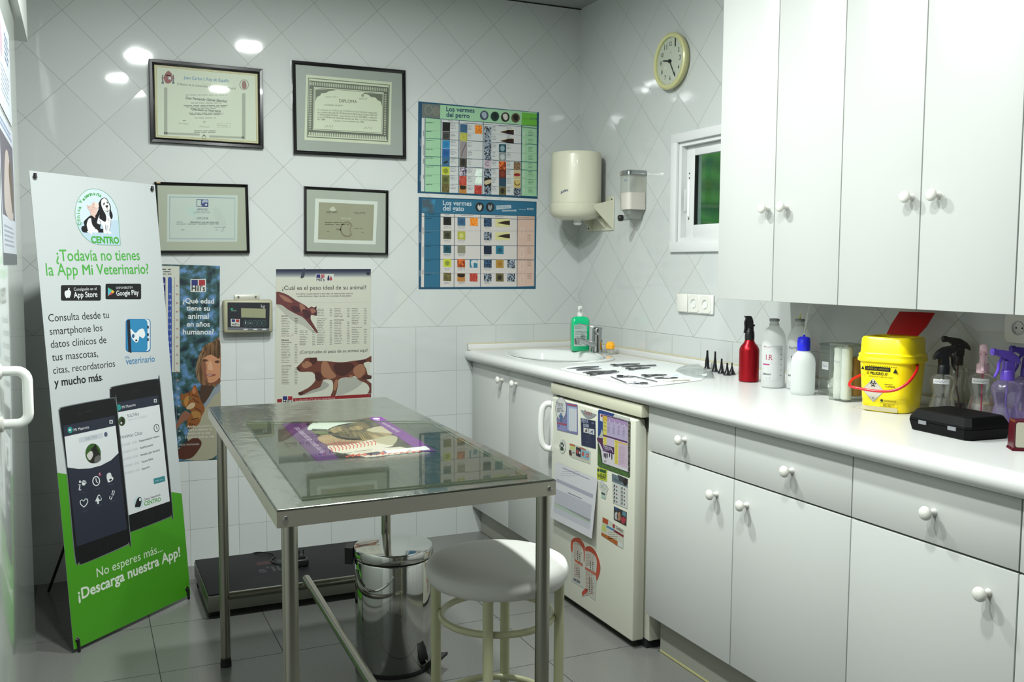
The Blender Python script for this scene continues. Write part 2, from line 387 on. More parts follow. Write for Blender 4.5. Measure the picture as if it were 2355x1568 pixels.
# ---------------------------------------------------------------- kitchen run along the right wall
XF, ZCT = -.607, .94
def knob(o, x, y, z, par, s=1.):
    k = MB(); k.lathe([(.0095, 0), (.0085, .003), (.0062, .010), (.0066, .016), (.0125, .021), (.0165, .026), (.0168, .030), (.0145, .0345), (.008, .0375), (0, .0385)][:], KNOB, (x, y, z), (-1, 0, 0), 20)
    return k.build('knob', par)
def front(nm, y0, y1, z0, z1, par, xf=XF, g=.0015):
    o = MB(); o.box(xf, y0-g, z0, xf+.018, y1+g, z1, WHITE, .0018); return o.build(nm, par)
def base_unit(y0, y1, ky, kd, label, drawer=True):
    t = thing('base_cabinet', label, 'cabinet', ((XF)/2, (y0+y1)/2, .14), 'base cabinets under the worktop')
    o = MB(); o.box(XF+.0195, y0-.0005, .14, -.02, y1+.0005, .884, M('carcass', '#a9a9a2', .6)); o.build('carcass', t)
    o = MB(); o.box(XF+.0185, y0-.002, .722, XF+.0193, y1+.002, .7245, DARK)
    o.build('shadow_gap', t)
    if drawer:
        d = front('drawer', y0, y1, .7255, .882, t); knob(o, XF, kd, .80, d)
        d = front('door', y0, y1, .14, .7205, t); knob(o, XF, ky, .658, d)
    return t
base_unit(-1.639, -2.118, -2.035, -1.86, 'white base cabinet just beyond the fridge, narrowest one with a drawer')
base_unit(-2.118, -2.597, -2.182, -2.372, 'white base cabinet second from the fridge, its door knob on the fridge side')
base_unit(-2.597, -3.075, -3.005, -2.853, 'white base cabinet third from the fridge, under the black case')
base_unit(-3.075, -3.55, -3.14, -3.31, 'white base cabinet farthest from the fridge, cut off by the photo edge')
t = thing('base_cabinet', 'white two-door base cabinet in the corner under the sink', 'cabinet', (XF/2, -.46, .14), 'base cabinets under the worktop')
o = MB(); o.box(XF+.0195, -.004, .14, -.02, -.905, .80, M('carcass')); o.box(XF+.0195, -.004, .80, -.58, -.905, .884, M('carcass')); o.build('carcass', t)
for y0, y1, ky in ((-.012, -.4555, -.392), (-.4555, -.907, -.55)):
    d = front('door', y0, y1, .14, .882, t); knob(o, XF, ky, .832, d)
o = MB(); o.box(-.555, -1.66, .001, -.54, -3.6, .1385, M('plinth_laminate', '#98998f', .5)); o.box(-.557, -1.66, .001, -.5555, -3.6, .008, M('plinth_seal', '#c9c48c', .5))
tag(o.build('plinth_board'), 'grey toe kick board running under the base cabinets', 'plinth')
o = MB(); o.box(-.555, -.004, .001, -.54, -.915, .1385, M('plinth_laminate')); tag(o.build('plinth_board'), 'short grey toe kick board under the corner sink cabinet', 'plinth')

# worktop with a rounded front edge and an opening for the basin
BC = Vector((-.355, -.465, 0)); BA, BB, BROT = .235, .335, 0.
def bell(a, b, n=48, z=ZCT, c=None):
    c = c or BC
    return [Vector((c.x+a*math.cos(t)*math.cos(BROT)-b*math.sin(t)*math.sin(BROT), c.y+a*math.cos(t)*math.sin(BROT)+b*math.sin(t)*math.cos(BROT), z)) for t in (2*math.pi*i/n for i in range(n))]
wt = thing('worktop', 'long white laminate worktop with rounded front edge over the base cabinets', 'worktop', (-.33, -1.8, .886))
o = MB(); Y0, Y1, XE = -.002, -3.6, -.645
prof = [(-.003, .886), (-.61, .886), *[(XE+.027*(1-math.cos(math.radians(a)))if 0 else -.618-.027*math.cos(math.radians(a)), .913+.027*math.sin(math.radians(a))) for a in range(-90, 91, 15)], (-.60, .94)]
n = len(prof)
# front roll as a loft along y, flat top as a sheet with the basin cut out
o.loft([[(x, y, z) for x, z in prof[1:]] for y in (Y0, Y1)], WORK, True, True, False)
o.add([(-.6, Y0, .886), (-.003, Y0, .886), (-.003, Y0, ZCT), (-.6, Y0, ZCT)], [(0, 1, 2, 3)], WORK)
hole = bell(BA-.014, BB-.014)
bm = bmesh.new()
ov = [bm.verts.new(p) for p in ((-.6, Y0, ZCT), (-.003, Y0, ZCT), (-.003, -.95, ZCT), (-.6, -.95, ZCT))]; hv = [bm.verts.new(p) for p in hole]
ed = [bm.edges.new((ov[i], ov[(i+1) % 4])) for i in range(4)]+[bm.edges.new((hv[i], hv[(i+1) % len(hv)])) for i in range(len(hv))]
bmesh.ops.triangle_fill(bm, use_beauty=True, edges=ed); bm.verts.index_update()
fs = [[v.index for v in f.verts] for f in bm.faces if not all(v in hv for v in f.verts)]
o.add([v.co for v in bm.verts], fs, WORK); bm.free()
o.add([(-.6, -.95, ZCT), (-.003, -.95, ZCT), (-.003, Y1, ZCT), (-.6, Y1, ZCT)], [(0, 1, 2, 3)], WORK)
o.loft([hole, [p-Vector((0, 0, .04)) for p in hole]], WORK, True, False)
o.build('slab', wt)
o = MB(); o.box(-.022, -.022, ZCT, -.003, Y1, .9695, WORK, .003); o.box(-.632, -.022, ZCT, -.0225, -.003, .9695, WORK, .003); o.build('upstand', wt)
o = MB(); o.box(-.006, -.006, .9698, -.0008, Y1, .974, CAULK); o.box(-.632, -.006, .9698, -.0065, -.0008, .974, CAULK); o.box(-.632, -.0245, ZCT, -.023, -.0225, ZCT+.002, CAULK); o.box(-.0245, -.023, ZCT, -.0225, Y1, ZCT+.0016, CAULK); o.build('sealant', wt)
# basin
bs = thing('washbasin', 'oval white ceramic basin set into the worktop in the corner', 'sink', (BC.x, BC.y, ZCT))
o = MB()
rings = [bell(BA, BB, z=ZCT+.0005), bell(BA, BB, z=ZCT+.006), bell(BA-.012, BB-.012, z=ZCT+.011), bell(BA-.03, BB-.028, z=ZCT+.010), bell(BA-.045, BB-.04, z=ZCT+.004),
         bell(BA-.055, BB-.05, z=ZCT-.012), bell(BA-.075, BB-.065, z=ZCT-.06), bell(BA-.115, BB-.10, z=ZCT-.11), bell(BA-.18, BB-.15, z=ZCT-.13), bell(.03, .03, z=ZCT-.135)]
# the wide ledge of the rim toward the corner carries the tap
for k, r in enumerate(rings):
    if k >= 3: rings[k] = [p+Vector((-.03, -.022, 0)) for p in r]
o.loft(rings, CERAM, True, False); o.add(rings[-1], [tuple(range(48))], CHROME); o.build('bowl', bs)

# fridge
fr = thing('fridge', 'small cream under-counter fridge covered with magnets, between corner cabinet and drawers', 'fridge', (-.3, -1.27, 0))
FX = -.64
o = MB(); o.box(-.585, -.93, .03, -.03, -1.632, .80, FRIDGE, .004); o.build('body', fr)
o = MB(); o.box(FX+.008, -.935, .838, -.03, -1.633, .882, CREAM, .004); o.build('top_lid', fr)
o = MB(); o.box(-.60, -.94, .80, -.05, -1.625, .84, DARK); o.build('door_seal', fr)
o = MB(); o.box(-.586, -.94, .0, -.1, -1.62, .032, RUBBER); o.build('foot_rail', fr)
o = MB(); o.box(FX, -.962, .028, FX+.05, -1.606, .828, FRIDGE, .006, 3); fd = o.build('door', fr)
o = MB(); hy = -.952; a, b = on('x', FX-.02, 1257, 928).z, on('x', FX-.02, 1262, 1034).z
hp = smooth([(FX-.002, hy-.012, a), (FX-.02, hy+.004, a-.004), (FX-.034, hy+.012, a-.03), (FX-.038, hy+.014, (a+b)/2), (FX-.034, hy+.012, b+.03), (FX-.02, hy+.004, b+.004), (FX-.002, hy-.012, b)], 6)
o.tube(hp, .011, WPLAST, 12, flat=1.2); o.box(FX-.004, hy-.022, b-.01, FX+.002, hy-.004, a+.01, WPLAST, .002); o.build('door_handle', fd)

# ---------------------------------------------------------------- wall cupboards
UX, UZ0, UZ1 = -.33, 1.256, 2.46
def wall_unit(y0, y1, label, kn):
    t = thing('wall_cupboard', label, 'cupboard', (UX/2, (y0+y1)/2, UZ0), 'wall cupboards above the worktop')
    o = MB(); o.box(UX+.0195, y0-.0005, UZ0, -.001, y1+.0005, UZ1, M('carcass')); o.build('carcass', t)
    ym = (y0+y1)/2
    for (a, b), ky in zip(((y0, ym), (ym, y1)), kn):
        d = front('door', a, b, UZ0-.004, UZ1, t, UX, .0016); knob(o, UX, ky, 1.556, d)
    return t
wall_unit(-1.642, -2.232, 'white two-door wall cupboard beside the little window', (-1.908, -1.997))
wall_unit(-2.232, -2.8225, 'white two-door wall cupboard above the yellow sharps bucket and spray bottles', (-2.4985, -2.586))
wall_unit(-2.8225, -3.413, 'white wall cupboard of which only a sliver shows at the photo edge', (-3.1, -3.18))
# ---------------------------------------------------------------- thin clear materials
def clear(name, col='#ffffff', gloss=.04, rough=.03, milk=0.):
    """a thin clear wall: what lies behind shows through it, tinted, under a faint reflection"""
    if name in _M: return _M[name]
    m = bpy.data.materials.new(name); m.use_nodes = True; t = m.node_tree; out = t.nodes['Material Output']; t.nodes.remove(t.nodes['Principled BSDF'])
    tr = t.nodes.new('ShaderNodeBsdfTransparent'); tr.inputs[0].default_value = rgb(col)
    gl = t.nodes.new('ShaderNodeBsdfGlossy'); gl.inputs['Roughness'].default_value = rough
    lw = t.nodes.new('ShaderNodeLayerWeight'); lw.inputs[0].default_value = .25
    ma = t.nodes.new('ShaderNodeMath'); ma.operation = 'MULTIPLY_ADD'; ma.inputs[1].default_value = .55; ma.inputs[2].default_value = gloss; t.links.new(lw.outputs['Fresnel'], ma.inputs[0])
    mx = t.nodes.new('ShaderNodeMixShader'); t.links.new(ma.outputs[0], mx.inputs[0]); t.links.new(tr.outputs[0], mx.inputs[1]); t.links.new(gl.outputs[0], mx.inputs[2]); last = mx
    if milk:
        df = t.nodes.new('ShaderNodeBsdfDiffuse'); df.inputs[0].default_value = rgb(col); m2 = t.nodes.new('ShaderNodeMixShader'); m2.inputs[0].default_value = milk
        tl = t.nodes.new('ShaderNodeBsdfTranslucent'); tl.inputs[0].default_value = rgb(col); m3 = t.nodes.new('ShaderNodeMixShader'); m3.inputs[0].default_value = .5
        t.links.new(df.outputs[0], m3.inputs[1]); t.links.new(tl.outputs[0], m3.inputs[2])
        t.links.new(mx.outputs[0], m2.inputs[1]); t.links.new(m3.outputs[0], m2.inputs[2]); last = m2
    t.links.new(last.outputs[0], out.inputs[0]); _M[name] = m; return m
PANE = clear('picture_glass', '#fbfffc', .02)

# ---------------------------------------------------------------- examination table
TZ = .885
tc = [Vector(p) for p in ((-2.015, -1.11, TZ), (-1.39, -1.105, TZ), (-1.43, -2.535, TZ), (-2.057, -2.56, TZ))]
def tq(s, t, z=TZ):
    p = (tc[0]*(1-s)+tc[1]*s)*(1-t)+(tc[3]*(1-s)+tc[2]*s)*t; return Vector((p.x, p.y, z))
tb = thing('examination_table', 'stainless steel examination table on four tubular legs in the middle of the room', 'table', (-1.72, -1.83, 0))
o = MB(); i1, i2 = .006, .004
def ringq(e, z): return [tq(e, e*.45, z), tq(1-e, e*.45, z), tq(1-e, 1-e*.45, z), tq(e, 1-e*.45, z)]
o.loft([ringq(.003, TZ-.037), ringq(0, TZ-.036), ringq(0, TZ-.004)], SKIRT, False, False); o.loft([ringq(0, TZ-.004), ringq(.0025, TZ-.0008), ringq(.006, TZ)], SHEETST, False, False)
o.add(ringq(.006, TZ), [(0, 1, 2, 3)], SHEETST); o.add(ringq(.003, TZ-.037), [(0, 1, 2, 3)], TUBE)
o.build('tabletop', tb)
legs = [(-1.980, -1.165), (-1.413, -1.165), (-2.022, -2.505), (-1.447, -2.505)]
for x, y in legs:
    o = MB(); o.cyl((x, y, .02), (x, y, TZ-.037), .0165, TUBE, 24); lg = o.build('leg', tb)
    o = MB(); o.lathe([(.0185, 0), (.0185, .012), (.0165, .03), (.0168, .032)], RUBBER, (x, y, 0), seg=20); o.build('rubber_foot', lg)
for a, b in ((legs[0], legs[1]), (legs[2], legs[3])):
    o = MB(); o.cyl((a[0]+.012, a[1], .242), (b[0]-.012, b[1], .242), .014, TUBE, 18); o.build('crossbar', tb)
o = MB(); o.cyl((-1.70, -1.152, .262), (-1.735, -2.49, .262), .0145, TUBE, 18); o.build('stretcher', tb)
for s_, x in ((.028, 0), (.975, 1)):
    p = tq(s_, 1, TZ-.02); o = MB(); o.lathe([(.0065, 0), (.006, .002), (.003, .0032), (0, .0035)], STEEL, p, (0, -1, 0), 14); o.build('screw', tb)
# clear sheet lying on it
q = [on('z', TZ+.003, *p) for p in ((566, 972), (988, 968), (1213, 1093), (694, 1144))]
o = MB(); A_ = clear('clear_acrylic', '#f4f8f0', .07, .02)

o.add([p+Vector((0, 0, .0019)) for p in q], [(0, 1, 2, 3)], A_)
EDGE = M('acrylic_edge', '#55604f', .2)
for i in range(4):
    a, b = q[i], q[(i+1) % 4]; o.add([a+Vector((0, 0, -.0018)), b+Vector((0, 0, -.0018)), b+Vector((0, 0, .0018)), a+Vector((0, 0, .0018))], [(0, 1, 2, 3)], EDGE)
tag(o.build('acrylic_sheet'), 'clear acrylic sheet lying over the leaflet on the steel table', 'sheet')

# ---------------------------------------------------------------- stool
SCN = Vector((-1.472, -2.303, 0)); st = thing('stool', 'round white padded stool with cream tubular legs beside the steel table', 'stool', SCN)
o = MB(); o.lathe([(.0, .585), (.155, .585), (.168, .590), (.1765, .605), (.178, .620), (.172, .634), (.155, .643), (.12, .649), (.06, .652), (0, .653)], M('white_vinyl', '#cfcfca', .45), SCN, seg=56)
o.build('seat', st)
CRM = M('cream_tube', '#b9b995', .3, coat=.2)
for k in range(4):
    a = math.radians(-24.5-7+90*k); x, y = SCN.x+.155*math.cos(a), SCN.y+.155*math.sin(a)
    o = MB(); o.cyl((x, y, .012), (x, y, .59), .0125, CRM, 18); l_ = o.build('leg', st)
    o = MB(); o.lathe([(.016, 0), (.016, .01), (.0135, .018)], RUBBER, (x, y, 0), seg=16); o.build('rubber_foot', l_)
for z in (.50, .275):
    o = MB(); o.tube([(SCN.x+.139*math.cos(t), SCN.y+.139*math.sin(t), z) for t in (2*math.pi*i/48 for i in range(48))], .0085, CRM, 10, True); o.build('foot_ring', st)

# ---------------------------------------------------------------- pedal bin
BN = Vector((-1.452, -1.378, 0)); bn = thing('pedal_bin', 'polished steel pedal bin with lid standing behind the stool', 'bin', BN)
o = MB(); o.lathe([(.127, .012), (.1295, .016), (.1295, .374), (.127, .378)], CHROME, BN, seg=56); bd = o.build('body', bn)
o = MB(); o.lathe([(.131, 0), (.131, .011), (.126, .014)], RUBBER, BN, seg=48); o.build('base_ring', bn)
o = MB(); o.lathe([(.124, .376), (.124, .386)], DARK, BN, seg=48); o.build('inner_rim', bn)
o = MB(); o.lathe([(.134, .386), (.135, .389), (.135, .412), (.131, .418), (.10, .4225), (.05, .4255), (0, .4265)], CHROME, BN, seg=56); o.build('lid', bn)
fd_ = Vector((-.35, -.94, 0)).normalized(); sd = Vector((fd_.y, -fd_.x, 0))
hp = [BN+Vector((math.cos(a)*.134, math.sin(a)*.134, .352-.055*math.sin(math.pi*k/16)**.7)) for k, a in enumerate(math.radians(185+68*j/16) for j in range(17))]
o = MB(); o.tube(hp, .0038, CHROME, 8); o.build('bail_handle', bn)
pd = Vector((.70, -.71, 0)); ps = Vector((.71, .70, 0)); o = MB()
c = BN+pd*.135
o.loft([[c+pd*a+ps*b+Vector((0, 0, z)) for a, b, z in r] for r in ([(0, -.03, .018), (0, .03, .018), (0, .03, .028), (0, -.03, .028)], [(.02, -.034, .024), (.02, .034, .024), (.02, .034, .05), (.02, -.034, .05)], [(.055, -.03, .05), (.055, .03, .05), (.055, .03, .06), (.055, -.03, .06)])], BLACK, False)
o.cyl(BN+pd*.10+Vector((0, 0, .02)), c+pd*.03+Vector((0, 0, .03)), .004, STEEL, 8); o.build('pedal', bn)
hd = Vector((-.92, .39, 0)); hs = Vector((.39, .92, 0)); c = BN+hd*.133; o = MB()
o.loft([[c+hd*a+hs*b+Vector((0, 0, z)) for a, b in ((0, -.035), (.028, -.028), (.028, .028), (0, .035))] for z in (.36, .375, .405, .415)], BLACK, False); o.build('hinge', bn)

# ---------------------------------------------------------------- platform scale on the floor and its wall display
sc_ = thing('floor_scale', 'low black platform scale with steel edge on the floor against the tiled wall', 'scale', (-1.55, -.47, .03))
o = MB(); o.box(-1.985, -.24, .03, -1.13, -.715, .094, M('scale_steel', '#77776f', .4, .9), .004); o.build('base', sc_)
o = MB(); o.box(-1.982, -.242, .0945, -1.133, -.712, .101, M('ribbed_rubber', '#101013', .55, spec=.25), .003); mt = o.build('rubber_mat', sc_)
for x in (-1.95, -1.17):
    for y in (-.28, -.675): o = MB(); o.lathe([(.03, 0), (.03, .008), (.012, .012), (.012, .031)], RUBBER, (x, y, 0), seg=18); o.build('foot', sc_)
o = MB(); s = Sheet((-1.78, -.36, .1012), (1, 0, 0), (0, -1, 0))
s.text("s'lliH", .02, .17, .20, M('worn_white_print', '#26272b', .6), 1, .02); s.rect(.03, .02, .10, .07, M('worn_red_print', '#2c1518', .6)); s.rect(.115, .02, .185, .07, M('worn_white_print'))
s.build('worn_logo_print', sc_)
ad = thing('mains_plug', 'black plug with two pins lying upturned on the floor scale', 'plug', (-1.581, -.50, .101))
o = MB(); o.box(-1.609, -.53, .1015, -1.555, -.475, .135, BLACK, .008, 3); o.box(-1.598, -.52, .13, -1.566, -.485, .148, BLACK, .006); o.build('body', ad)
for dx in (-.009, .009): o = MB(); o.cyl((-1.582+dx, -.503, .147), (-1.582+dx, -.503, .168), .0024, BLACK, 8); o.build('pin', ad)
o = MB(); o.tube(smooth([(-1.609, -.50, .112), (-1.66, -.47, .106), (-1.69, -.40, .1045), (-1.66, -.32, .1045), (-1.72, -.26, .106), (-1.76, -.225, .08), (-1.80, -.20, .01), (-1.86, -.1, .006), (-1.9, -.03, .006)], 8), .003, BLACK, 8); o.build('cable', ad)

ds = thing('scale_display', 'beige digital weighing display mounted on the tiles between the two animal posters', 'display', (-1.70, -.03, 1.13))
BEI = M('beige_plastic', '#8f8d74', .45)
L_, W_d, H_d = wall_sheet([(513, 690), (628, 692), (627, 766), (514, 769)], .05)
a = L_.at(0, 0); o = MB(); o.box(a.x, -.05, a.z, a.x+W_d, -.008, a.z-H_d, BEI, .012, 3); cs = o.build('case', ds)
o = MB(); o.box(a.x+.055, -.012, a.z-.005, a.x+.165, -.002, a.z+.022, M('bracket_grey', '#b5b4a8', .4, .5), .002)
for k in (.072, .148): o.cyl((a.x+k, -.012, a.z+.012), (a.x+k, -.0145, a.z+.012), .005, STEEL, 10)
o.build('wall_bracket', ds)
z5 = (360, 590, 3.2)
s = Sheet(a+Vector((0, -.0003, 0)), (1, 0, 0), (0, 0, -1)).zoom(*z5); NVY = '#23262d'
s.poly([(522, 336), (833, 340), (829, 548), (523, 534)], NVY, 1)
s.poly([(622, 379), (803, 384), (802, 452), (623, 447)], M('lcd_panel', '#7f8268', .25), 2)
s.text('kg', 770, 375, 798, '#c9cbc8', 2); s.text('VOGA', 548, 402, 588, '#8fb3a6', 2, .01); s.poly([(540, 378), (566, 380), (556, 402)], '#2f9a72', 2)
s.poly([(547, 457), (613, 459), (612, 513), (548, 511)], '#d8d8d2', 2); s.poly([(553, 460), (578, 461), (578, 482), (553, 481)], '#26306e', 3); s.poly([(584, 461), (608, 462), (608, 483), (584, 482)], '#a82b30', 3); s.text("Hill's", 554, 508, 606, '#15161a', 3, .02)
for k, x in enumerate((656, 690, 724, 757, 790)):
    s.ring(x, 490, 15, 23, 2.2, '#4f7a72', 2); s.ell(x, 488, 9, 14, '#2f3a3d', 2)
s.text('!', 653, 496, 658, '#e5e5e0', 3, .03); s.rect(683, 487, 696, 491, '#e5e5e0', 3)
s.poly([(524, 520), (830, 527), (829, 548), (523, 540)], '#6d7076', 2)
for x in (640, 712, 778): s.rect(x, 531, x+30, 540, '#d5d6d4', 3)
s.build('control_panel_print', cs)

# ---------------------------------------------------------------- wall things by the corner
pdx, pdy, pr_ = -.145, -.235, .127
pp = thing('paper_dispenser', 'large round cream paper roll dispenser on a bracket in the tiled corner', 'dispenser', (pdx, pdy, 1.58))
CR2 = M('cream_plastic', '#bdbda9', .3, coat=.15)
o = MB(); o.lathe([(pr_*.985, 1.672), (pr_*.985, 1.90), (pr_*.965, 1.914), (pr_*.93, 1.920), (0, 1.921)], CR2, (pdx, pdy, 0), seg=56); bdy = o.build('drum', pp)
o = MB(); o.lathe([(.02, 1.590), (.07, 1.592), (pr_*.84, 1.602), (pr_*.98, 1.622), (pr_*1.03, 1.640), (pr_*1.03, 1.668), (pr_, 1.6715)], CR2, (pdx, pdy, 0), seg=56); o.build('lower_cover', pp)
o = MB(); o.lathe([(.013, 1.566), (.02, 1.572), (.022, 1.578), (.017, 1.584), (.02, 1.591)], WPLAST, (pdx, pdy-.02, 0), seg=16); o.build('outlet_nozzle', pp)
o = MB(); o.box(-.007, -.104, 1.541, -.001, -.365, 1.632, CR2, .002); o.box(-.007, -.292, 1.63, -.001, -.365, 1.706, CR2, .002)
for y, f in ((-.362, 1), (-.30, .5), (-.16, .5)): o.prism([(-.006, y, 1.545), (-.006, y, 1.69 if f == 1 else 1.60), (-.12*f, y, 1.66 if f == 1 else 1.60), (-.115*f, y, 1.648 if f == 1 else 1.594)], (0, .004, 0), CR2)
for y, z in ((-.118, 1.556), (-.35, 1.556), (-.35, 1.692)): o.cyl((-.0072, y, z), (-.0078, y, z), .005, DARK, 10)
o.build('wall_bracket', pp)
th = math.radians(205)
o = Sheet((pdx-pr_*1.0, pdy, 1.74), (0, -1, 0), (0, 0, -1))
# the maker's name on the drum, wrapped round it
vs, fs, a0, b0 = text_geo('JOFEL', .03); o2 = MB(); h_ = .014
q = []
for x, y in vs:
    t = th+(x-a0)/(b0-a0)*.34; q.append((pdx+pr_*.9905*math.cos(t), pdy+pr_*.9905*math.sin(t), 1.715+y*h_+.012*(x-a0)/(b0-a0)))
o2.add(q, fs, ink('#27357e')); o2.build('name_print', bdy)

sp = thing('soap_dispenser', 'small clear wall soap dispenser half full of pale soap with a black spout', 'dispenser', (-.05, -.61, 1.6))
y0, y1, x0 = -.567, -.652, -.098
def rq(y0, y1, x0, x1, z, r=.02):
    P = [(x1, y0, z)]
    for cx, cy, a in ((x0+r, y0-r, 90), (x0+r, y1+r, 180)):
        P += [(cx+r*math.cos(math.radians(a+22.5*i)), cy+r*math.sin(math.radians(a+22.5*i)), z) for i in range(5)]
    return P+[(x1, y1, z)]
o = MB(); CLR = clear('clear_soap_tank', '#eef0ec', .06, .05, .28)
o.loft([rq(y0, y1, x0, -.004, 1.625), rq(y0, y1, x0, -.004, 1.785)], CLR, True, True); o.build('tank', sp)
o = MB(); o.loft([rq(y0-.003, y1+.003, x0+.003, -.006, 1.627), rq(y0-.003, y1+.003, x0+.003, -.006, 1.704)], M('pale_soap', '#e3d9d2', .4), True); o.build('soap', sp)
o = MB(); o.loft([rq(y0+.002, y1-.002, x0-.003, -.002, 1.785), rq(y0+.002, y1-.002, x0-.003, -.002, 1.80), rq(y0-.003, y1+.003, x0+.004, -.002, 1.806)], M('satin_chrome', '#a9adad', .18, 1.), False); o.box(-.06, -.585, 1.805, -.03, -.60, 1.811, CHROME, .002); o.build('lid', sp)
o = MB(); o.loft([rq(y0-.006, y1+.006, x0+.006, -.004, 1.625), rq(y0-.02, y1+.02, x0+.02, -.01, 1.60, .012), rq(y0-.022, y1+.022, x0+.03, -.015, 1.585, .01)], clear('clear_spout', '#d9dcd8', .08, .06, .3), True)
o.cyl((-.05, -.607, 1.592), (-.098, -.598, 1.588), .013, clear('clear_spout'), 16); o.build('outlet', sp)
o = MB(); o.lathe([(.012, 0), (.0145, .002), (.0145, .018), (.012, .021)], BLACK, (-.094, -.599, 1.588), (-1, .15, -.05), 20); o.build('push_button', sp)
o = Sheet((x0-.0004, -.612, 1.765), (0, -1, 0), (0, 0, -1)); o.text('JOFEL', .0, .01, .027, '#5d86b8', 1, .01); o.build('name_print', sp)

# clock
kc = on('x', -.02, 1544, 141); ck = thing('wall_clock', 'round cream wall clock with black numerals on the tiles above the little window', 'clock', (0, kc.y, kc.z))
R_ = .122
o = MB(); o.lathe([(R_*.9, 0), (R_*.97, .012), (R_, .024), (R_*.985, .032), (R_*.93, .037), (R_*.84, .034), (R_*.82, .0235)], M('cream_clock', '#b9b886', .3, coat=.3), (-.001, kc.y, kc.z), (-1, 0, 0), 64); o.build('rim', ck)
s = Sheet((-.026, kc.y, kc.z), (0, -1, 0), (0, 0, -1)); s.ell(0, 0, R_*.83, R_*.83, '#e2e3d6', 0, 56); tr_ = math.radians(-3)
for h in range(1, 13):
    a = math.radians(30*h); n_ = str(h); w_ = .011*len(n_)*(.8 if n_ in '1' else 1.05 if len(n_) == 1 else .92); x, y = .0735*math.sin(a), -.0735*math.cos(a)
    s.text(n_, x-w_/2, y+.0075, x+w_/2, '#1d1d1f', 1, .012)
for k in range(60):
    a = math.radians(6*k); r1, r2 = .094, (.0975 if k % 5 else .098); s.line([(r1*math.sin(a), -r1*math.cos(a)), (r2*math.sin(a), -r2*math.cos(a))], .0008 if k % 5 else .0022, '#33332f', 1)
s.text('JUNGHANS', -.011, -.034, .011, '#6a6a62', 1); s.text('*', -.002, -.038, .002, '#6a6a62', 1)
s.build('dial_print', ck)
def hand(a, l, w, nm, x, tail=.012):
    a = math.radians(a); d = Vector((0, -math.sin(a), math.cos(a))); e = Vector((0, -d.z, d.y)); c = Vector((x, kc.y, kc.z)); o = MB()
    o.prism([c-d*tail-e*w, c+d*l-e*w*.8, c+d*l+e*w*.8, c-d*tail+e*w], (-.0012, 0, 0), BLACK); o.build(nm, ck)
hand(282, .052, .0038, 'hour_hand', -.0275); hand(150, .078, .0024, 'minute_hand', -.029); hand(281, .075, .0006, 'second_hand', -.0305)
o = MB(); o.cyl((-.0265, kc.y, kc.z), (-.032, kc.y, kc.z), .008, BLACK, 16); o.build('hub', ck)
o = MB(); o.lathe([(R_*.835, 0), (R_*.6, .004), (R_*.3, .0065), (0, .0075)], PANE, (-.033, kc.y, kc.z), (-1, 0, 0), 48, False); o.build('glass', ck)

# sockets
def socket_bits(par, y, z, x=-.0135, r=.0195):
    o = MB(); o.lathe([(r, 0), (r, .0015), (r*.95, .0022), (r*.92, -.006), (.0, -.0062)], WPLAST, (x, y, z), (-1, 0, 0), 28, False); q = o.build('socket', par)
    o = MB()
    for d in (-.0095, .0095): o.cyl((x+.0056, y+d, z), (x+.0052, y+d, z), .0026, DARK, 10)
    for d in (-.0175, .0165): o.box(x+.001, y-.003, z+d, x+.004, y+.003, z+d+.002, STEEL)
    o.build('contact', q)
def insert(par, y, z, h, x, nm='insert', xb=-.0105, r=.0195):
    def sq(k, xx): return [(xx, y+k*max(-1, min(1, 1.25*math.cos(a))), z+k*max(-1, min(1, 1.25*math.sin(a)))) for a in (2*math.pi*i/40 for i in range(40))]
    def ci(rr, xx): return [(xx, y+rr*math.cos(a), z+rr*math.sin(a)) for a in (2*math.pi*i/40 for i in range(40))]
    o = MB(); o.loft([sq(h, xb), sq(h, x+.0012), sq(h-.0012, x), ci(r+.0006, x), ci(r+.0003, x+.0075)], KNOB, True, False); o.add(ci(r+.0003, x+.0075), [tuple(range(40))], WPLAST); o.build(nm, par, smooth_angle=30)
sk = thing('socket_plate', 'white triple plate with one switch and two sockets on the tiles under the little window', 'socket', (0, -1.06, 1.165))
o = MB(); o.box(-.0105, -.934, 1.165, -.0005, -1.187, 1.247, WPLAST, .006, 3); o.build('plate', sk)
o = MB(); o.box(-.017, -.935, 1.169, -.0108, -1.013, 1.246, KNOB, .003); r_ = o.build('rocker_switch', sk)
for y in (-1.055, -1.137):
    insert(sk, y, 1.2065, .037, -.0135); socket_bits(sk, y, 1.2065)
sk = thing('wall_socket', 'single white wall socket under the cupboards behind the spray bottles', 'socket', (0, -2.6, 1.15))
insert(sk, -2.594, 1.198, .0425, -.0125, 'plate', -.0005); socket_bits(sk, -2.594, 1.198, -.0125)
# ---------------------------------------------------------------- printed things
MIX = {}
def spk(n_, a, b, sc=160, st=None):
    if n_ not in MIX: m = M('slide_'+n_, a, .4); noise_col(m, sc, a, b, 4, .42, .6, st).b.inputs['Roughness'].default_value = .4; MIX[n_] = m
    return MIX[n_]
def place(s, name, label, cat, group=None, part='face_print'):
    t = thing(name, label, cat, s.at(0, 0), group); s.build(part, t, recalc=False); return t
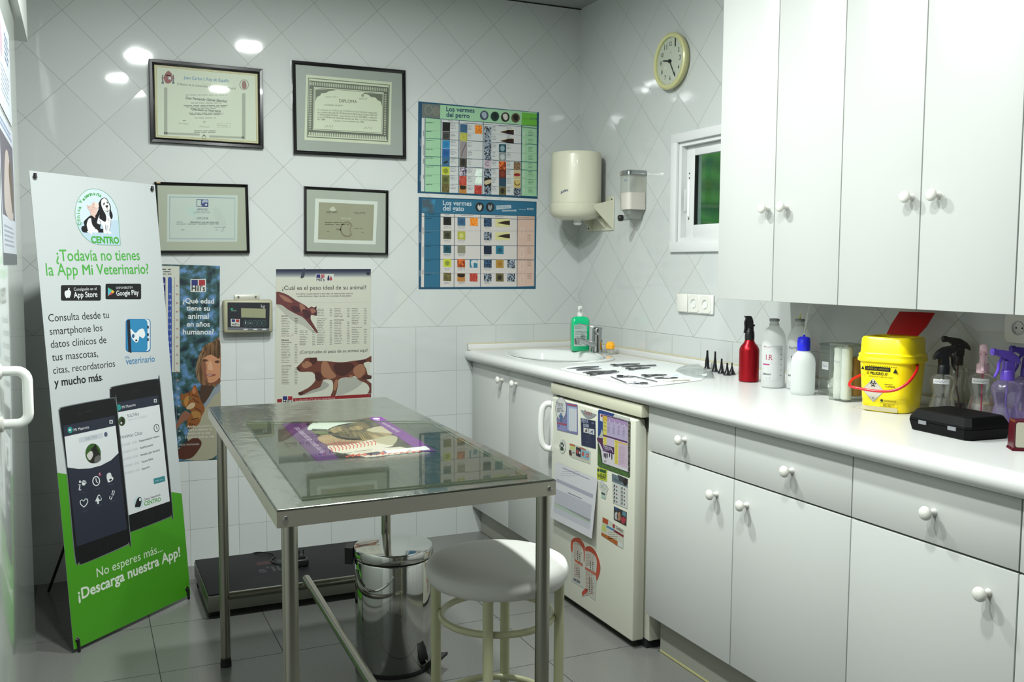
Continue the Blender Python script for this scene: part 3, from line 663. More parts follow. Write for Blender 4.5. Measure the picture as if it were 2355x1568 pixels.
# --- stand-up banner
bl, br = on('z', .015, 170, 1494), on('z', .015, 438, 1367); be = (br-bl).normalized(); bn_ = Vector((-be.y, be.x, 0))
a = math.radians(4.5); bup = Vector((0, 0, math.cos(a)))+bn_*math.sin(a); BW, BH = (br-bl).length, 1.67
bt = thing('banner_stand', 'tall white and green roll banner advertising a phone app, beside the sliding door', 'banner', (bl+br)/2*Vector((1, 1, 0)) if False else Vector(((bl.x+br.x)/2, (bl.y+br.y)/2, 0)))
s = Sheet(bl+bup*BH, be, -bup); s.slab(BW, BH, '#cdd3d4', .0012)
G1, GR, TX = '#4fae45', '#4a9f1e', '#1f2226'
s.zoom(0, 900, 2.348); g0, g1 = s.T(275, 447)[1], s.T(980, 552)[1]; s.metres()
s.poly([(0, g0), (BW, g1), (BW, BH), (0, BH)], GR, 1)
# the clinic's emblem
s.zoom(160, 420, 10.4538)
out = [(1222, 1502), (690, 1492), (560, 1455), (430, 1375), (320, 1270), (230, 1130), (165, 960), (132, 790), (135, 640), (165, 490), (225, 360), (310, 255), (420, 175), (560, 145), (690, 160), (800, 200), (900, 270), (1000, 370), (1090, 510), (1145, 650), (1170, 800), (1195, 1100)]
s.poly(out, '#d3e3ec', 1)
s.poly([(165, 960), (230, 1130), (320, 1270), (430, 1375), (560, 1455), (690, 1492), (1222, 1502), (1195, 1100), (1180, 900)], '#bfd6e6', 2)
s.line(out+[out[0]], 9, '#3f9a55', 3)
for ch, x, y, r in zip('Clinica Veterinaria'.replace(' ', ''), (237, 222, 215, 205, 205, 210, 235, 260, 330, 375, 412, 458, 492, 520, 595, 668, 695, 745), (985, 915, 872, 812, 735, 665, 600, 455, 395, 345, 312, 290, 285, 270, 262, 275, 285, 305), (-82, -84, -86, -88, -90, -88, -78, -60, -48, -40, -32, -22, -14, -8, 0, 10, 14, 22)):
    vs_, fs_, a0, b0 = text_geo(ch, .03); k = 118; m_ = ink('#4aa84e'); c_, w_ = math.cos(math.radians(r)), math.sin(math.radians(r)); q = []
    for vx, vy in vs_:
        dx, dy = (vx-(a0+b0)/2)*k, -(vy-.33)*k; q.append(s.at(*s.T(x+dx*c_-dy*w_, y+dx*w_+dy*c_), 4))
    s.add(q, fs_, m_)
K = '#15131a'
s.blob([(500, 790), (560, 800), (640, 760), (690, 650), (715, 640), (720, 790), (700, 930), (650, 960), (700, 1000), (745, 1010), (740, 1100), (810, 1115), (815, 1195), (560, 1190), (420, 1200), (320, 1185), (280, 1110), (300, 1050), (355, 1030), (340, 940), (420, 850)], K, 4)
s.blob([(425, 1090), (410, 1000), (450, 880), (500, 855), (545, 900), (560, 1020), (620, 1070), (600, 1100), (660, 1130), (690, 1180), (660, 1205), (540, 1190), (440, 1140)], '#eef2f2', 5)
s.blob([(520, 860), (590, 880), (645, 960), (640, 1060), (600, 1080), (540, 1000)], K, 6)
s.poly([(410, 1180), (470, 1130), (540, 1190), (530, 1260), (480, 1215)], '#eef2f2', 6)
s.blob([(710, 780), (740, 690), (800, 640), (870, 740), (990, 850), (995, 960), (975, 1080), (965, 1160), (1000, 1200), (990, 1230), (930, 1225), (900, 1190), (900, 1215), (840, 1220), (810, 1180), (805, 1060), (750, 1000), (660, 960)], '#f0f4f4', 5)
s.blob([(760, 420), (800, 370), (880, 380), (950, 480), (970, 600), (960, 690), (920, 740), (850, 710), (790, 620), (755, 520)], '#f2f5f5', 7)
s.blob([(815, 360), (750, 400), (695, 500), (690, 600), (720, 700), (710, 840), (760, 890), (855, 940), (878, 850), (860, 760), (800, 650), (760, 540), (760, 430), (810, 380)], K, 8)
s.blob([(815, 360), (880, 375), (940, 470), (985, 570), (990, 660), (1030, 770), (1025, 850), (990, 870), (960, 790), (955, 690), (965, 590), (940, 510), (880, 400)], K, 8)
s.blob([(855, 555), (920, 545), (910, 590), (890, 605)], K, 9); s.ell(822, 510, 16, 34, K, 9, rot=15); s.ell(900, 478, 12, 28, K, 9, rot=-20)
s.blob([(880, 690), (930, 690), (915, 712)], K, 9); s.line([(893, 600), (905, 660), (860, 690), (835, 660)], 8, K, 9); s.line([(905, 660), (940, 680), (962, 650)], 8, K, 9)
s.line([(860, 1010), (860, 1130)], 10, '#5b6a78', 9); s.line([(900, 1020), (890, 1160)], 10, '#5b6a78', 9); s.line([(990, 900), (985, 1000), (950, 1160)], 7, K, 9); s.line([(720, 900), (750, 1010)], 8, K, 9); s.line([(910, 860), (935, 915)], 8, K, 9)
s.blob([(415, 530), (470, 560), (530, 520), (555, 455), (605, 520), (620, 590), (690, 610), (660, 650), (660, 720), (615, 790), (610, 850), (570, 820), (500, 760), (490, 700), (460, 650), (425, 600)], '#e6c3b8', 8)
s.blob([(605, 450), (690, 520), (690, 600), (620, 590), (600, 520)], '#efdad0', 9)
for x, y in ((460, 585), (568, 530), (558, 590)): s.ell(x, y, 9, 12, '#3a2a33', 9)
s.line([(500, 640), (530, 665), (550, 640)], 6, '#3a2a33', 9); s.line([(590, 600), (605, 635)], 5, '#3a2a33', 9); s.line([(520, 700), (540, 705)], 5, '#3a2a33', 9)
s.text('CENTRO', 522, 1440, 1190, '#45b035', 9, .032)
# headline, badges, body copy
s.zoom(0, 360, 2.6135)
s.text('¿Todavía no tienes', 338, 628, 842, G1, 2, .008, hs=1.08, yr=622)
s.text('la App', 279, 715, 470, G1, 2, .004, hs=1.12, yr=714); s.text('Mi', 498, 711, 558, G1, 2, 0, hs=1.02, yr=710); s.text('Mi', 500.5, 711, 560.5, G1, 3, 0, hs=1.02, yr=710); s.text('Veterinario?', 582, 709, 895, G1, 2, .014, hs=1.04, yr=703)
s.rrect(366, 772, 606, 866, 10, '#17181a', 2)
s.blob([(403, 805), (412, 800), (420, 804), (426, 815), (424, 832), (416, 850), (408, 846), (400, 851), (390, 835), (388, 816), (394, 806)], '#e8ebec', 3); s.ell(413, 795, 4, 7, '#e8ebec', 3, rot=30)
s.text('Consíguelo en el', 444, 806, 580, '#dfe3e5', 3, 0, yr=802); s.text('App Store', 444, 848, 586, '#eef1f2', 3, .012, hs=1.1, yr=843)
s.rrect(634, 764, 848, 858, 9, '#17181a', 2)
for p, c in (([(648, 786), (648, 838), (668, 812)], '#4fb6c9'), ([(648, 786), (668, 812), (676, 802)], '#58b56b'), ([(648, 838), (668, 812), (678, 823)], '#d2524d'), ([(676, 802), (668, 812), (678, 823), (688, 811)], '#e2b437')): s.poly(p, c, 3)
s.text('DISPONIBLE EN', 698, 796, 796, '#cfd4d6', 3, 0, yr=792); s.text('Google Play', 700, 836, 834, '#eef1f2', 3, .01, hs=1.15, yr=830)
for t, x0, y0, x1, y1, b in (('Consulta desde tu', 292, 992, 656, 970, 0), ('smartphone los', 300, 1072, 616, 1048, 0), ('datos clínicos de', 306, 1150, 640, 1120, 0), ('tus mascotas,', 314, 1228, 590, 1202, 0), ('citas, recordatorios', 320, 1306, 692, 1262, 0), ('y mucho más', 327, 1382, 612, 1346, .022), ('.', 612, 1344, 618, 1343, 0)):
    s.text(t, x0, y0, x1, TX, 2, b, yr=y1)
# app icon: a blue notebook with a dog's head
s.rrect(755, 975, 905, 1175, 22, '#2a6fa5', 2); s.rrect(800, 978, 900, 1168, 20, '#e9eff2', 3); s.rrect(760, 978, 886, 1172, 22, '#2f8bbd', 4); s.poly([(762, 985), (780, 980), (790, 1180), (770, 1172)], '#1d2434', 5)
for y in (1025, 1070, 1100): s.ell(889, y, 5, 10, '#1d2434', 6)
s.blob([(785, 1035), (812, 1060), (836, 1040), (860, 1035), (872, 1070), (858, 1092), (838, 1080), (832, 1105), (818, 1118), (796, 1098), (786, 1070)], '#edf2f4', 6); s.ell(800, 1078, 8, 12, '#1e5f93', 7); s.ell(818, 1104, 6, 6, '#1d2434', 7)
s.text('mi', 753, 1218, 778, '#3d7fae', 2, 0, yr=1216); s.text('veterinario', 757, 1250, 931, '#3d7fae', 2, .008, hs=1.05, yr=1232)
# two phones
s.zoom(120, 860, 3.4833)
def qd(a, b, c, d, col, l): s.poly([a, b, c, d], col, l)
def body(P, col, l): s.blob(P, col, l, 4)
for col, l, g in (('#6d7278', 2, 0), ('#101114', 3, 5)):
    s.poly([tuple(p) for p in smooth([(500+g, 95+g), (820-g, 38+g), (852-g, 50+g), (868-g, 85+g), (966-g, 1085-g), (955-g, 1130-g), (920-g, 1158-g), (590+g, 1280-g), (545+g, 1270), (500+g, 800), (460+g, 180), (470+g, 120)], 5, True)], col, l)
s.poly([(487, 235), (848, 168), (858, 245), (495, 312)], '#2b3040', 4); s.poly([(495, 312), (858, 245), (942, 1018), (590, 1138)], '#e6eaec', 4)
s.ell(532, 268, 20, 24, '#2f9a94', 5); s.text('Mi Mascota', 560, 277, 668, '#e5e9ea', 5, .004, yr=254); s.rect(814, 200, 836, 228, '#d4d8da', 5); s.rect(820, 207, 830, 220, '#2b3040', 6)
s.ell(557, 378, 28, 38, '#3c5a2c', 5); s.blob([(545, 385), (560, 350), (575, 365), (570, 405), (548, 408)], '#26221f', 6); s.ell(553, 392, 8, 10, '#c9c5be', 7)
s.text('SULTÁN', 602, 347, 692, '#555b63', 5, .004, yr=332); s.text('nacio el 21.10.2016', 610, 375, 758, '#b9c0c4', 5, 0, yr=346)
s.ring(835, 432, 20, 30, 5, '#22262c', 5); s.line([(833, 415), (835, 434), (846, 442)], 4, '#22262c', 6)
s.text('Próximas Citas', 532, 522, 722, '#6a7078', 5, 0, yr=483)
for i, (t, x1, dy) in enumerate((('Desparasitación interna', 858, 0), ('Analítica anual', 806, 0), ('Revisión plan de salud', 860, 0), ('Vacuna Rabia', 808, 0), ('Bravecto', 780, 0))):
    y = 545+56*i; s.text(t, 696+6.5*i, y, x1, '#2b2f36', 5, .012, yr=y-(x1-696)*.26); s.text('10/10/2021 10:30', 552+6*i, y+38, 678+5*i, '#aeb5ba', 5, 0, yr=y+4)
qd((810, 838), (900, 815), (905, 858), (815, 882), '#3b8d95', 5); s.text('Pedir Cita', 828, 864, 886, '#bcd9db', 6, 0, yr=848)
s.ell(690, 1030, 40, 52, '#cfe3e6', 5); s.blob([(662, 1060), (680, 1000), (705, 985), (715, 1010), (705, 1060), (680, 1065)], '#1a1a20', 6); s.ell(703, 1005, 8, 14, '#eef2f2', 7)
s.text('Clínica Veterinaria', 735, 1016, 866, '#25292d', 5, .01, yr=972); s.text('CENTRO', 738, 1056, 870, '#49a83c', 5, .02, yr=1016)
s.ring(775, 1148, 30, 42, 2, '#2b2d31', 4); s.line([(640, 135), (700, 126)], 5, '#2b2d31', 4)
for col, l, g in (('#7b8187', 5, 0), ('#0f1013', 6, 6)):
    s.poly([tuple(p) for p in smooth([(95+g, 258+g), (470-g, 190+g), (505-g, 205+g), (520-g, 250+g), (628-g, 1300-g), (615-g, 1350-g), (580-g, 1382-g), (250+g, 1520-g), (210+g, 1512-g), (178+g, 1470-g), (115+g, 800), (52+g, 330), (62+g, 285)], 5, True)], col, l)
NV = '#2a2f3f'
s.poly([(88, 415), (498, 332), (598, 1242), (195, 1382)], NV, 7); s.poly([(97, 502), (506, 413), (530, 632), (470, 690), (390, 732), (300, 756), (210, 760), (122, 748)], '#e6eaec', 8)
s.ell(142, 448, 20, 26, '#2f9a94', 8); s.ell(140, 448, 9, 9, '#e5e9ea', 9); s.text('Mi Mascota', 172, 460, 294, '#e8ecee', 8, .006, yr=434); s.rect(457, 368, 484, 397, '#d4d8da', 8); s.rect(464, 376, 477, 389, NV, 9)
qd((210, 512), (400, 470), (404, 512), (214, 552), '#cfd6dc', 9); s.text('SULTÁN', 265, 530, 355, '#9aa2a9', 10, .006, yr=510); s.ell(428, 483, 14, 20, '#56617e', 9)
s.ell(326, 636, 62, 80, '#3a6326', 9, 36); s.blob([(300, 640), (310, 600), (345, 580), (380, 640), (385, 690), (330, 714), (295, 700)], '#26241f', 10); s.blob([(275, 650), (310, 615), (325, 650), (300, 690)], '#d7d4ce', 11); s.blob([(340, 670), (375, 650), (385, 690), (340, 715)], '#6b6a66', 11); s.blob([(330, 600), (345, 560), (360, 620)], '#16140f', 11)
WI = '#e9edef'
s.ell(221, 862, 8, 10, WI, 8); s.line([(208, 888), (222, 884), (214, 930), (230, 926)], 8, WI, 8); s.ell(250, 880, 14, 13, WI, 8)
for x, y in ((238, 866), (248, 856), (260, 858), (268, 870)): s.ell(x, y, 5, 7, WI, 8)
s.ring(351, 857, 27, 36, 8, WI, 8); s.line([(348, 836), (352, 860), (362, 870)], 7, WI, 9); s.ell(380, 804, 13, 15, '#8b2a55', 8); s.text('5', 376, 810, 384, WI, 9, .01)
s.blob([(434, 820), (442, 795), (466, 792), (476, 820), (487, 828), (484, 850), (450, 868), (440, 850)], WI, 8); s.ell(466, 846, 12, 8, NV, 9, rot=-25)
s.line([(253, 1066), (226, 1042), (222, 1018), (236, 1006), (252, 1018), (264, 1000), (280, 1002), (284, 1022), (272, 1046), (253, 1066)], 7, WI, 8)
s.poly([(342, 1020), (366, 968), (378, 965), (396, 998), (392, 1012), (374, 1016), (372, 1040), (360, 1040), (358, 1020)], WI, 8); s.ell(378, 990, 10, 18, NV, 9, rot=-25)
s.line([(462, 975), (458, 998), (470, 1004), (480, 980)], 6, WI, 8); s.line([(476, 968), (484, 932), (498, 936), (492, 962), (484, 972)], 6, WI, 8)
for x, y in ((245, 950), (360, 918), (468, 885), (260, 1098), (375, 1052), (483, 1018)): s.line([(x-24, y+6), (x+24, y-6)], 4, '#4b5162', 8)
s.ring(410, 1372, 33, 45, 2, '#2c2e33', 7); s.line([(258, 303), (322, 292)], 6, '#2b2d31', 7); s.ell(220, 316, 8, 9, '#25272c', 7)
s.zoom(0, 900, 2.348)
s.text('No esperes más...', 524, 1004, 878, '#e3efdc', 2, 0, yr=862); s.text('¡Descarga nuestra App!', 424, 1128, 974, '#e9f2e4', 2, .022, yr=888)
bs_ = s.build('fabric_print', bt, recalc=False)
s.metres()
hub = s.at(BW/2, BH*.56)-s.N*.06
for cx, cy in ((.02, .022), (BW-.02, .022), (.018, BH-.03), (BW-.018, BH-.03)):
    o = MB(); p = s.at(cx, cy); o.lathe([(.0045, .0012), (.0095, .0014), (.0095, .0001), (.0045, .0002)], STEEL, p, s.N, 16, False); o.build('eyelet', bt)
    o = MB(); e_ = p-s.V*.014+s.N*.004 if cy < 1 else s.at(cx, BH+.012)+s.N*.006
    o.tube([hub, p-s.N*.012, p-s.N*.003, p+s.N*.005, e_], [.0055, .005, .005, .0055, .005], BLACK, 8); o.build('arm', bt)
o = MB(); f_ = on('z', 0, 112, 1361); o.tube([hub, f_+Vector((0, 0, .004))], .006, BLACK, 8); o.build('rear_leg', bt)
o = MB(); o.lathe([(.03, -.02), (.03, .02)], BLACK, hub, s.N, 18); o.build('hub', bt)

# --- framed diplomas
BFR = M('black_lacquer', '#0b0c0c', .18, coat=.3)
def framed(c, label, fw, depth, board, cz):
    s, w_, h_ = wall_sheet(c, depth); t = thing('framed_diploma', label, 'diploma', s.at(w_/2, h_), 'framed diplomas on the far wall')
    def R(e, dd): return [s.at(e, e)+s.N*dd, s.at(w_-e, e)+s.N*dd, s.at(w_-e, h_-e)+s.N*dd, s.at(e, h_-e)+s.N*dd]
    o = MB(); o.loft([R(0, -depth+.002), R(0, -.002), R(.002, 0), R(fw*.6, -.0005), R(fw, -.006), R(fw, -.010)], BFR, False, False); o.build('frame', t)
    p = Sheet(s.O-s.N*.0095, s.U, s.V); p.metres(); z = 0
    o = MB(); o.loft([R(fw*.8, -depth+.004), R(fw*.8, -.0098)], ink(board), False, True); o.build('backing_board', t)
    o = MB(); q = R(fw*.9, -.0072); o.add(q, [(0, 1, 2, 3)], PANE); o.build('glazing', t)
    return t, p, w_, h_, fw
t, s, w_, h_, fw = framed([(342, 134), (604, 158), (598, 341), (336, 325)], 'framed diploma with thin gold lines and red crest, nearest the sliding door', .022, .02, '#d8dac6', 0)
s.rect(fw, fw, w_-fw, h_-fw, '#d5d8c6', 1)
for k, e in enumerate((.0215, .0255, .0295)): s.frame(e, e, w_-e, h_-e, .0016, M('gold_line', '#7d6a30', .5, .6), 3)
s.zoom(320, 100, 3.0156)
s.blob([(176, 222), (228, 224), (226, 262), (200, 278), (176, 262)], '#8c2f35', 2); s.poly([(203, 230), (222, 232), (222, 250), (203, 249)], '#c9cdd0', 3); s.blob([(178, 214), (202, 190), (228, 212), (222, 222), (184, 222)], '#8a3b3a', 2)
for x in (163, 236): s.rect(x-4, 218, x+5, 272, '#44485c', 2); s.rect(x-9, 236, x+10, 242, '#a33c3e', 3); s.rect(x-8, 268, x+9, 279, '#4c5166', 3)
s.text('Juan Carlos I, Rey de España', 308, 246, 621, '#4d7fae', 2, .014, .12, 1.15, yr=268)
s.text('El Rector de la Universidad Complutense de Madrid', 266, 288, 668, '#2d2f2e', 2, .02, 0, 1.2, yr=320)
s.text('y en su nombre', 440, 281, 497, '#6a6c66', 2, 0, yr=285)
s.ring(728, 286, 30, 34, 6, '#8e8f80', 2); s.blob([(714, 272), (728, 258), (742, 275), (744, 305), (728, 316), (714, 302)], '#9a4a48', 2); s.rect(724, 268, 732, 306, '#6a6c58', 3)
for y0, n_, x0, x1 in ((352, 1, 280, 650), (408, 1, 334, 596), (425, 2, 282, 644), (447, 1, 330, 560), (478, 2, 316, 612), (512, 1, 380, 540), (530, 1, 300, 330), (540, 1, 440, 466), (600, 2, 366, 552)): s.micro(x0, y0, x1, y0+10*n_, n_, '#77796f', 2, .45, just=1)
s.text('Don Fernando Gálvez Sánchez', 322, 386, 608, '#26282a', 2, .02, .25, 1.15, yr=408); s.text('Licenciado en Veterinaria', 364, 464, 566, '#26282a', 2, .018, .15, 1.15, yr=476)
for x, y in ((270, 552), (415, 574), (545, 566)):
    s.line([(x+i*6, y+6*math.sin(i*2.1)+i*.6) for i in range(13)], 2, '#4a4c4a', 2)
s.frame(540, 552, 634, 582, 1.5, '#8a8c84', 2)
BD = '#b1b3a4'; BD2 = '#8f9286'
for x0, y0, x1, y1 in ((172, 305, 196, 632), (712, 345, 738, 665)):
    s.rect(x0, y0, x1, y1, BD, 2)
    for i in range(26): y = y0+(y1-y0)*(i+.5)/26; s.ring((x0+x1)/2, y, 8, 5, 2.4, BD2, 3, 9)
for x0, x1, y in ((172, 420, 626), (486, 728, 648)):
    s.poly([(x0, y-12), (x1, y-2), (x1, y+10), (x0, y)], BD, 2)
    for i in range(18): x = x0+(x1-x0)*(i+.5)/18; s.ring(x, y-1+(x-x0)*.04, 6, 5, 2.2, BD2, 3, 9)
s.ring(450, 650, 13, 13, 4, '#6f7260', 2); s.rect(446, 632, 454, 646, '#6f7260', 2)
s.build('document_print', t, recalc=False)
t, s, w_, h_, fw = framed([(672, 138), (932, 161), (928, 365), (667, 352)], 'framed diploma with ornate dark border and grey mount above the smallest diploma', .016, .02, '#a9aca7', 0)
s.rect(fw, fw, w_-fw, h_-fw, '#a7aaa5', 1); s.zoom(320, 100, 3.0156)
s.poly([(1158, 216), (1752, 268), (1742, 702), (1146, 668)], '#d9dcc4', 2)
for p, c, l in (([(1172, 236), (1738, 286), (1727, 684), (1162, 650)], '#77796a', 3), ([(1178, 243), (1732, 291), (1721, 677), (1168, 643)], '#d9dcc4', 4), ([(1180, 256), (1730, 304), (1722, 668), (1170, 636)], '#63655a', 5), ([(1212, 300), (1696, 340), (1686, 628), (1204, 600)], '#d9dcc4', 6), ([(1216, 306), (1692, 345), (1682, 623), (1208, 595)], '#8a8c7c', 7), ([(1219, 310), (1689, 348), (1679, 619), (1211, 591)], '#dcdfc9', 8)): s.poly(p, c, l)
for i in range(44):
    x = 1186+12.3*i; y = 276+.088*(x-1180); s.ell(x, y, 4, 15, '#c4c7b0', 6, 8); y = 620+.06*(x-1175)-.6; s.ell(x-6, y+6, 4.5, 15, '#d6d9c2', 6, 8)
for i in range(24):
    y = 318+12*i; s.ell(1190-.02*(y-300), y, 10, 3.6, '#c4c7b0', 6, 8); s.ell(1709-.02*(y-300), y+36, 8, 3.6, '#c4c7b0', 6, 8)
for k, f in ((1, [(1222, 318), (1222, 405), (1232, 372), (1256, 360), (1262, 346), (1296, 342), (1316, 330), (1362, 324), (1350, 318)]), (2, [(1688, 352), (1684, 436), (1676, 404), (1652, 392), (1640, 376), (1606, 370), (1588, 354), (1552, 348), (1560, 341)])): s.poly(f, '#6f7164', 9)
s.text('DIPLOMA', 1388, 408, 1510, '#22241f', 9, .03, yr=413)
s.micro(1290, 366, 1400, 376, 1, '#8a8c7c', 9); s.ell(1550, 360, 10, 10, '#9a9c8c', 9); s.micro(1516, 376, 1590, 390, 2, '#9a9c8c', 9, just=1)
for i, (tx, x0, x1, dy) in enumerate((('Acreditativo de que D.', 1284, 1414, 4), ('ha realizado el I CURSO DE OFTALMOLOGIA EQUINA organizado', 1238, 1650, 24), ('por la ASOCIACION DE VETERINARIOS ESPECIALISTAS EN CIRUGIA', 1238, 1650, 24), ('Y ANESTESIA EQUINA, impartido por el Prof. AGUIRRE y celebrado', 1237, 1650, 24), ('en la CATEDRA DE CIRUGIA durante los dias 11 y 12 de noviembre', 1237, 1648, 24), ('de 1989', 1236, 1290, 3))):
    y = 432+17*i if i else 430; s.text(tx, x0, y+14 if i else y, x1, '#3a3c38', 9, .006, yr=y+(14 if i else 0)+dy)
s.text('Cáceres, 12 de noviembre de 1989', 1348, 540, 1558, '#3a3c38', 9, .004, yr=550)
for x, y in ((1284, 575), (1556, 585)): s.line([(x+i*6, y+9*math.sin(i*1.7)) for i in range(11)], 2, '#4a4c4a', 9)
s.build('document_print', t, recalc=False)
t, s, w_, h_, fw = framed([(355, 418), (574, 423), (572, 582), (362, 581)], 'framed diploma with a blue border line and blue logo, half behind the banner', .012, .02, '#b4b5a6', 0)
s.rect(fw, fw, w_-fw, h_-fw, '#b2b3a3', 1); s.zoom(320, 100, 3.0156)
s.poly([(196, 1044), (684, 1052), (680, 1374), (192, 1374)], '#c8cfc9', 2)
s.line([(212, 1064), (664, 1072), (662, 1356), (211, 1354), (212, 1064)], 3, '#5f74a0', 3)
s.poly([(398, 1080), (480, 1082), (480, 1134), (398, 1132)], '#33387c', 4); s.poly([(402, 1084), (430, 1085), (428, 1118), (440, 1128), (402, 1128)], '#c8cfc9', 5); s.blob([(440, 1086), (476, 1087), (470, 1105), (455, 1100), (440, 1110)], '#aab4c8', 5); s.ell(464, 1118, 8, 7, '#c8cfc9', 5)
s.text('AMVAC', 400, 1158, 480, '#2f3560', 4, .03); s.micro(370, 1162, 506, 1178, 2, '#8d97a4', 4, just=1)
s.text('DIPLOMA', 400, 1218, 480, '#3b4260', 4, .02, hs=1.1); s.text('FERNANDO GALVEZ SANCHEZ', 355, 1244, 552, '#454a55', 4, .02)
s.micro(258, 1232, 330, 1244, 1, '#8f979c', 4); s.micro(258, 1246, 616, 1258, 1, '#8f979c', 4); s.micro(520, 1270, 620, 1280, 1, '#8f979c', 4); s.micro(290, 1286, 326, 1298, 1, '#8f979c', 4); s.micro(530, 1288, 556, 1298, 1, '#8f979c', 4)
s.blob([(330, 1150), (380, 1130), (400, 1180), (360, 1200)], '#bfd0cb', 3); s.blob([(530, 1130), (600, 1220), (590, 1280), (520, 1200)], '#c2cac4', 3); s.line([(566, 1310), (590, 1270), (580, 1306)], 2, '#6a7288', 4)
s.build('document_print', t, recalc=False)
o = MB(); p = on('y', -.021, 362, 419); o.box(p.x-.004, -.0225, p.z-.004, p.x+.012, -.0205, p.z+.003, M('bare_wood_chip', '#a58a6a', .7)); o.build('chipped_corner', t)
t, s, w_, h_, fw = framed([(700, 428), (894, 438), (889, 587), (696, 583)], 'smallest framed diploma, brown card in a white mount, above the ideal weight poster', .012, .02, '#b4b7ae', 0)
s.rect(fw, fw, w_-fw, h_-fw, '#b1b4ab', 1); s.zoom(320, 100, 3.0156)
s.poly([(1222, 1074), (1654, 1096), (1640, 1394), (1212, 1380)], '#dfe1db', 2); s.poly([(1246, 1100), (1630, 1118), (1620, 1368), (1240, 1358)], '#a29e86', 3)
s.line([(1475, 1268), (1468, 1250), (1446, 1238), (1418, 1244), (1402, 1266), (1398, 1296), (1408, 1322), (1434, 1338), (1460, 1336), (1474, 1318)], 11, '#857b65', 4); s.line([(1368, 1288), (1400, 1290)], 12, '#857b65', 4); s.line([(1466, 1270), (1462, 1296), (1470, 1316)], 7, '#8d836c', 4)
s.blob([(1320, 1150), (1345, 1130), (1364, 1156), (1340, 1162)], '#c9c6b4', 4); s.text('DIPLOMA', 1400, 1218, 1472, '#cdcab9', 4, .01)
s.micro(1288, 1160, 1392, 1178, 2, '#5d594b', 4, just=1); s.micro(1480, 1166, 1584, 1184, 2, '#5d594b', 4, just=1); s.micro(1288, 1236, 1420, 1246, 1, '#4f4c40', 4); s.micro(1288, 1248, 1520, 1262, 1, '#6b6757', 4); s.micro(1490, 1278, 1580, 1288, 1, '#6b6757', 4); s.micro(1302, 1300, 1328, 1308, 1, '#5d594b', 4); s.micro(1540, 1306, 1566, 1314, 1, '#5d594b', 4)
s.build('document_print', t, recalc=False)

# --- posters on the far wall
def hills(s, x0, y0, x1, y1, l=3, word=True, pink='#a82b35'):
    w, h = x1-x0, y1-y0; s.rect(x0, y0, x1, y1, '#e2e3dc', l); s.rect(x0+w*.06, y0+h*.06, x0+w*.47, y0+h*.5, '#2a2f72', l+1); s.rect(x0+w*.53, y0+h*.06, x1-w*.06, y0+h*.5, pink, l+1)
    if word: s.text("Hill's", x0+w*.07, y1-h*.08, x1-w*.06, '#131416', l+1, .02, 0, 1.2)
s, w_, h_ = wall_sheet([(356, 607), (504, 607), (505, 1056), (356, 1060)])
FOL = M('foliage_photo', '#35506a', .4); g = noise_col(FOL, 26, '#14222c', '#5b7fb0', 5, .36, .72); g.b.inputs['Roughness'].default_value = .4
r_ = [n for n in FOL.node_tree.nodes if n.type == 'VALTORGB'][0]; e_ = r_.color_ramp.elements.new(.5); e_.color = rgb('#2c4a48')
s.slab(w_, h_, FOL); s.zoom(360, 590, 3.2)
s.poly([(-10, 66), (168, 70), (172, 850), (-10, 850)], '#d0d2c6', 1)
for i in range(3): s.micro(-6, 88+17*i, 146, 100+17*i, 1, '#3b3d44', 2, .5, 1, words=(6, 14))
for x0, x1, c in ((40, 66, '#27246b'), (84, 112, '#2a4ca0')):
    s.rrect(x0, 150, x1, 900 if x0 < 60 else 1420, 12, c, 2)
for i in range(12): s.text(str(18-i), 44, 208+67*i, 62, '#c3c7dd', 3, .01)
for i, y in enumerate((282, 327, 367, 410, 456, 502, 545, 594, 638, 684, 728, 760, 793, 847, 902, 950, 1005)): s.text(str(20-i), 90 if i < 11 else 95, y, 108 if i < 11 else 104, '#c3cbe6', 3, .01)
s.line([(132, 150), (133, 850), (138, 1400)], 2, '#4b4d52', 2); s.line([(145, 850), (150, 1420)], 1.2, '#8fa0a8', 2)
for i in range(12):
    y = 216+63.4*i; s.text(str(95-5*i), 142, y+5, 160, '#9a4648', 3, .015)
    for k in range(5): s.line([(112, y+12.7*k), (132, y+12.7*k)], 1.2, '#6b6d72', 2)
for i in range(10): y = 916+62.5*i; s.text(str(40-5*i) if i < 9 else '0', 148+i*1.7, y, 166+i*1.7 if i < 8 else 158+i*1.7, '#c2c7c4', 3, .012)
# the woman and the cat she holds
HAIR, SKIN = spk('hair', '#49331f', '#7a5a3c', 110, (1, 1, .09)), '#c98f6a'
s.zoom(360, 780, 5.406)
s.blob([(790, 540), (720, 600), (640, 750), (560, 860), (480, 1050), (380, 1180), (400, 1330), (300, 1480), (700, 1480), (790, 1200)], '#a7a48c', 3, 4)
s.blob([(786, 545), (735, 580), (650, 720), (580, 830), (610, 850), (700, 720), (786, 640)], '#8d97a0', 4)
s.blob([(560, 560), (660, 560), (700, 600), (640, 740), (560, 800), (540, 700)], '#4a3427', 3)
s.blob([(786, 10), (700, 30), (600, 80), (540, 180), (490, 340), (500, 470), (560, 560), (640, 570), (786, 540)], HAIR, 4); s.blob([(540, 180), (490, 340), (500, 470), (545, 540), (530, 380), (570, 200)], '#8a6f55', 5)
s.blob([(786, 200), (720, 190), (640, 200), (580, 250), (556, 330), (580, 430), (620, 510), (680, 550), (740, 540), (786, 490)], SKIN, 5); s.blob([(556, 330), (580, 250), (620, 330), (620, 430), (640, 520), (600, 490), (575, 430)], '#8a5a42', 6)
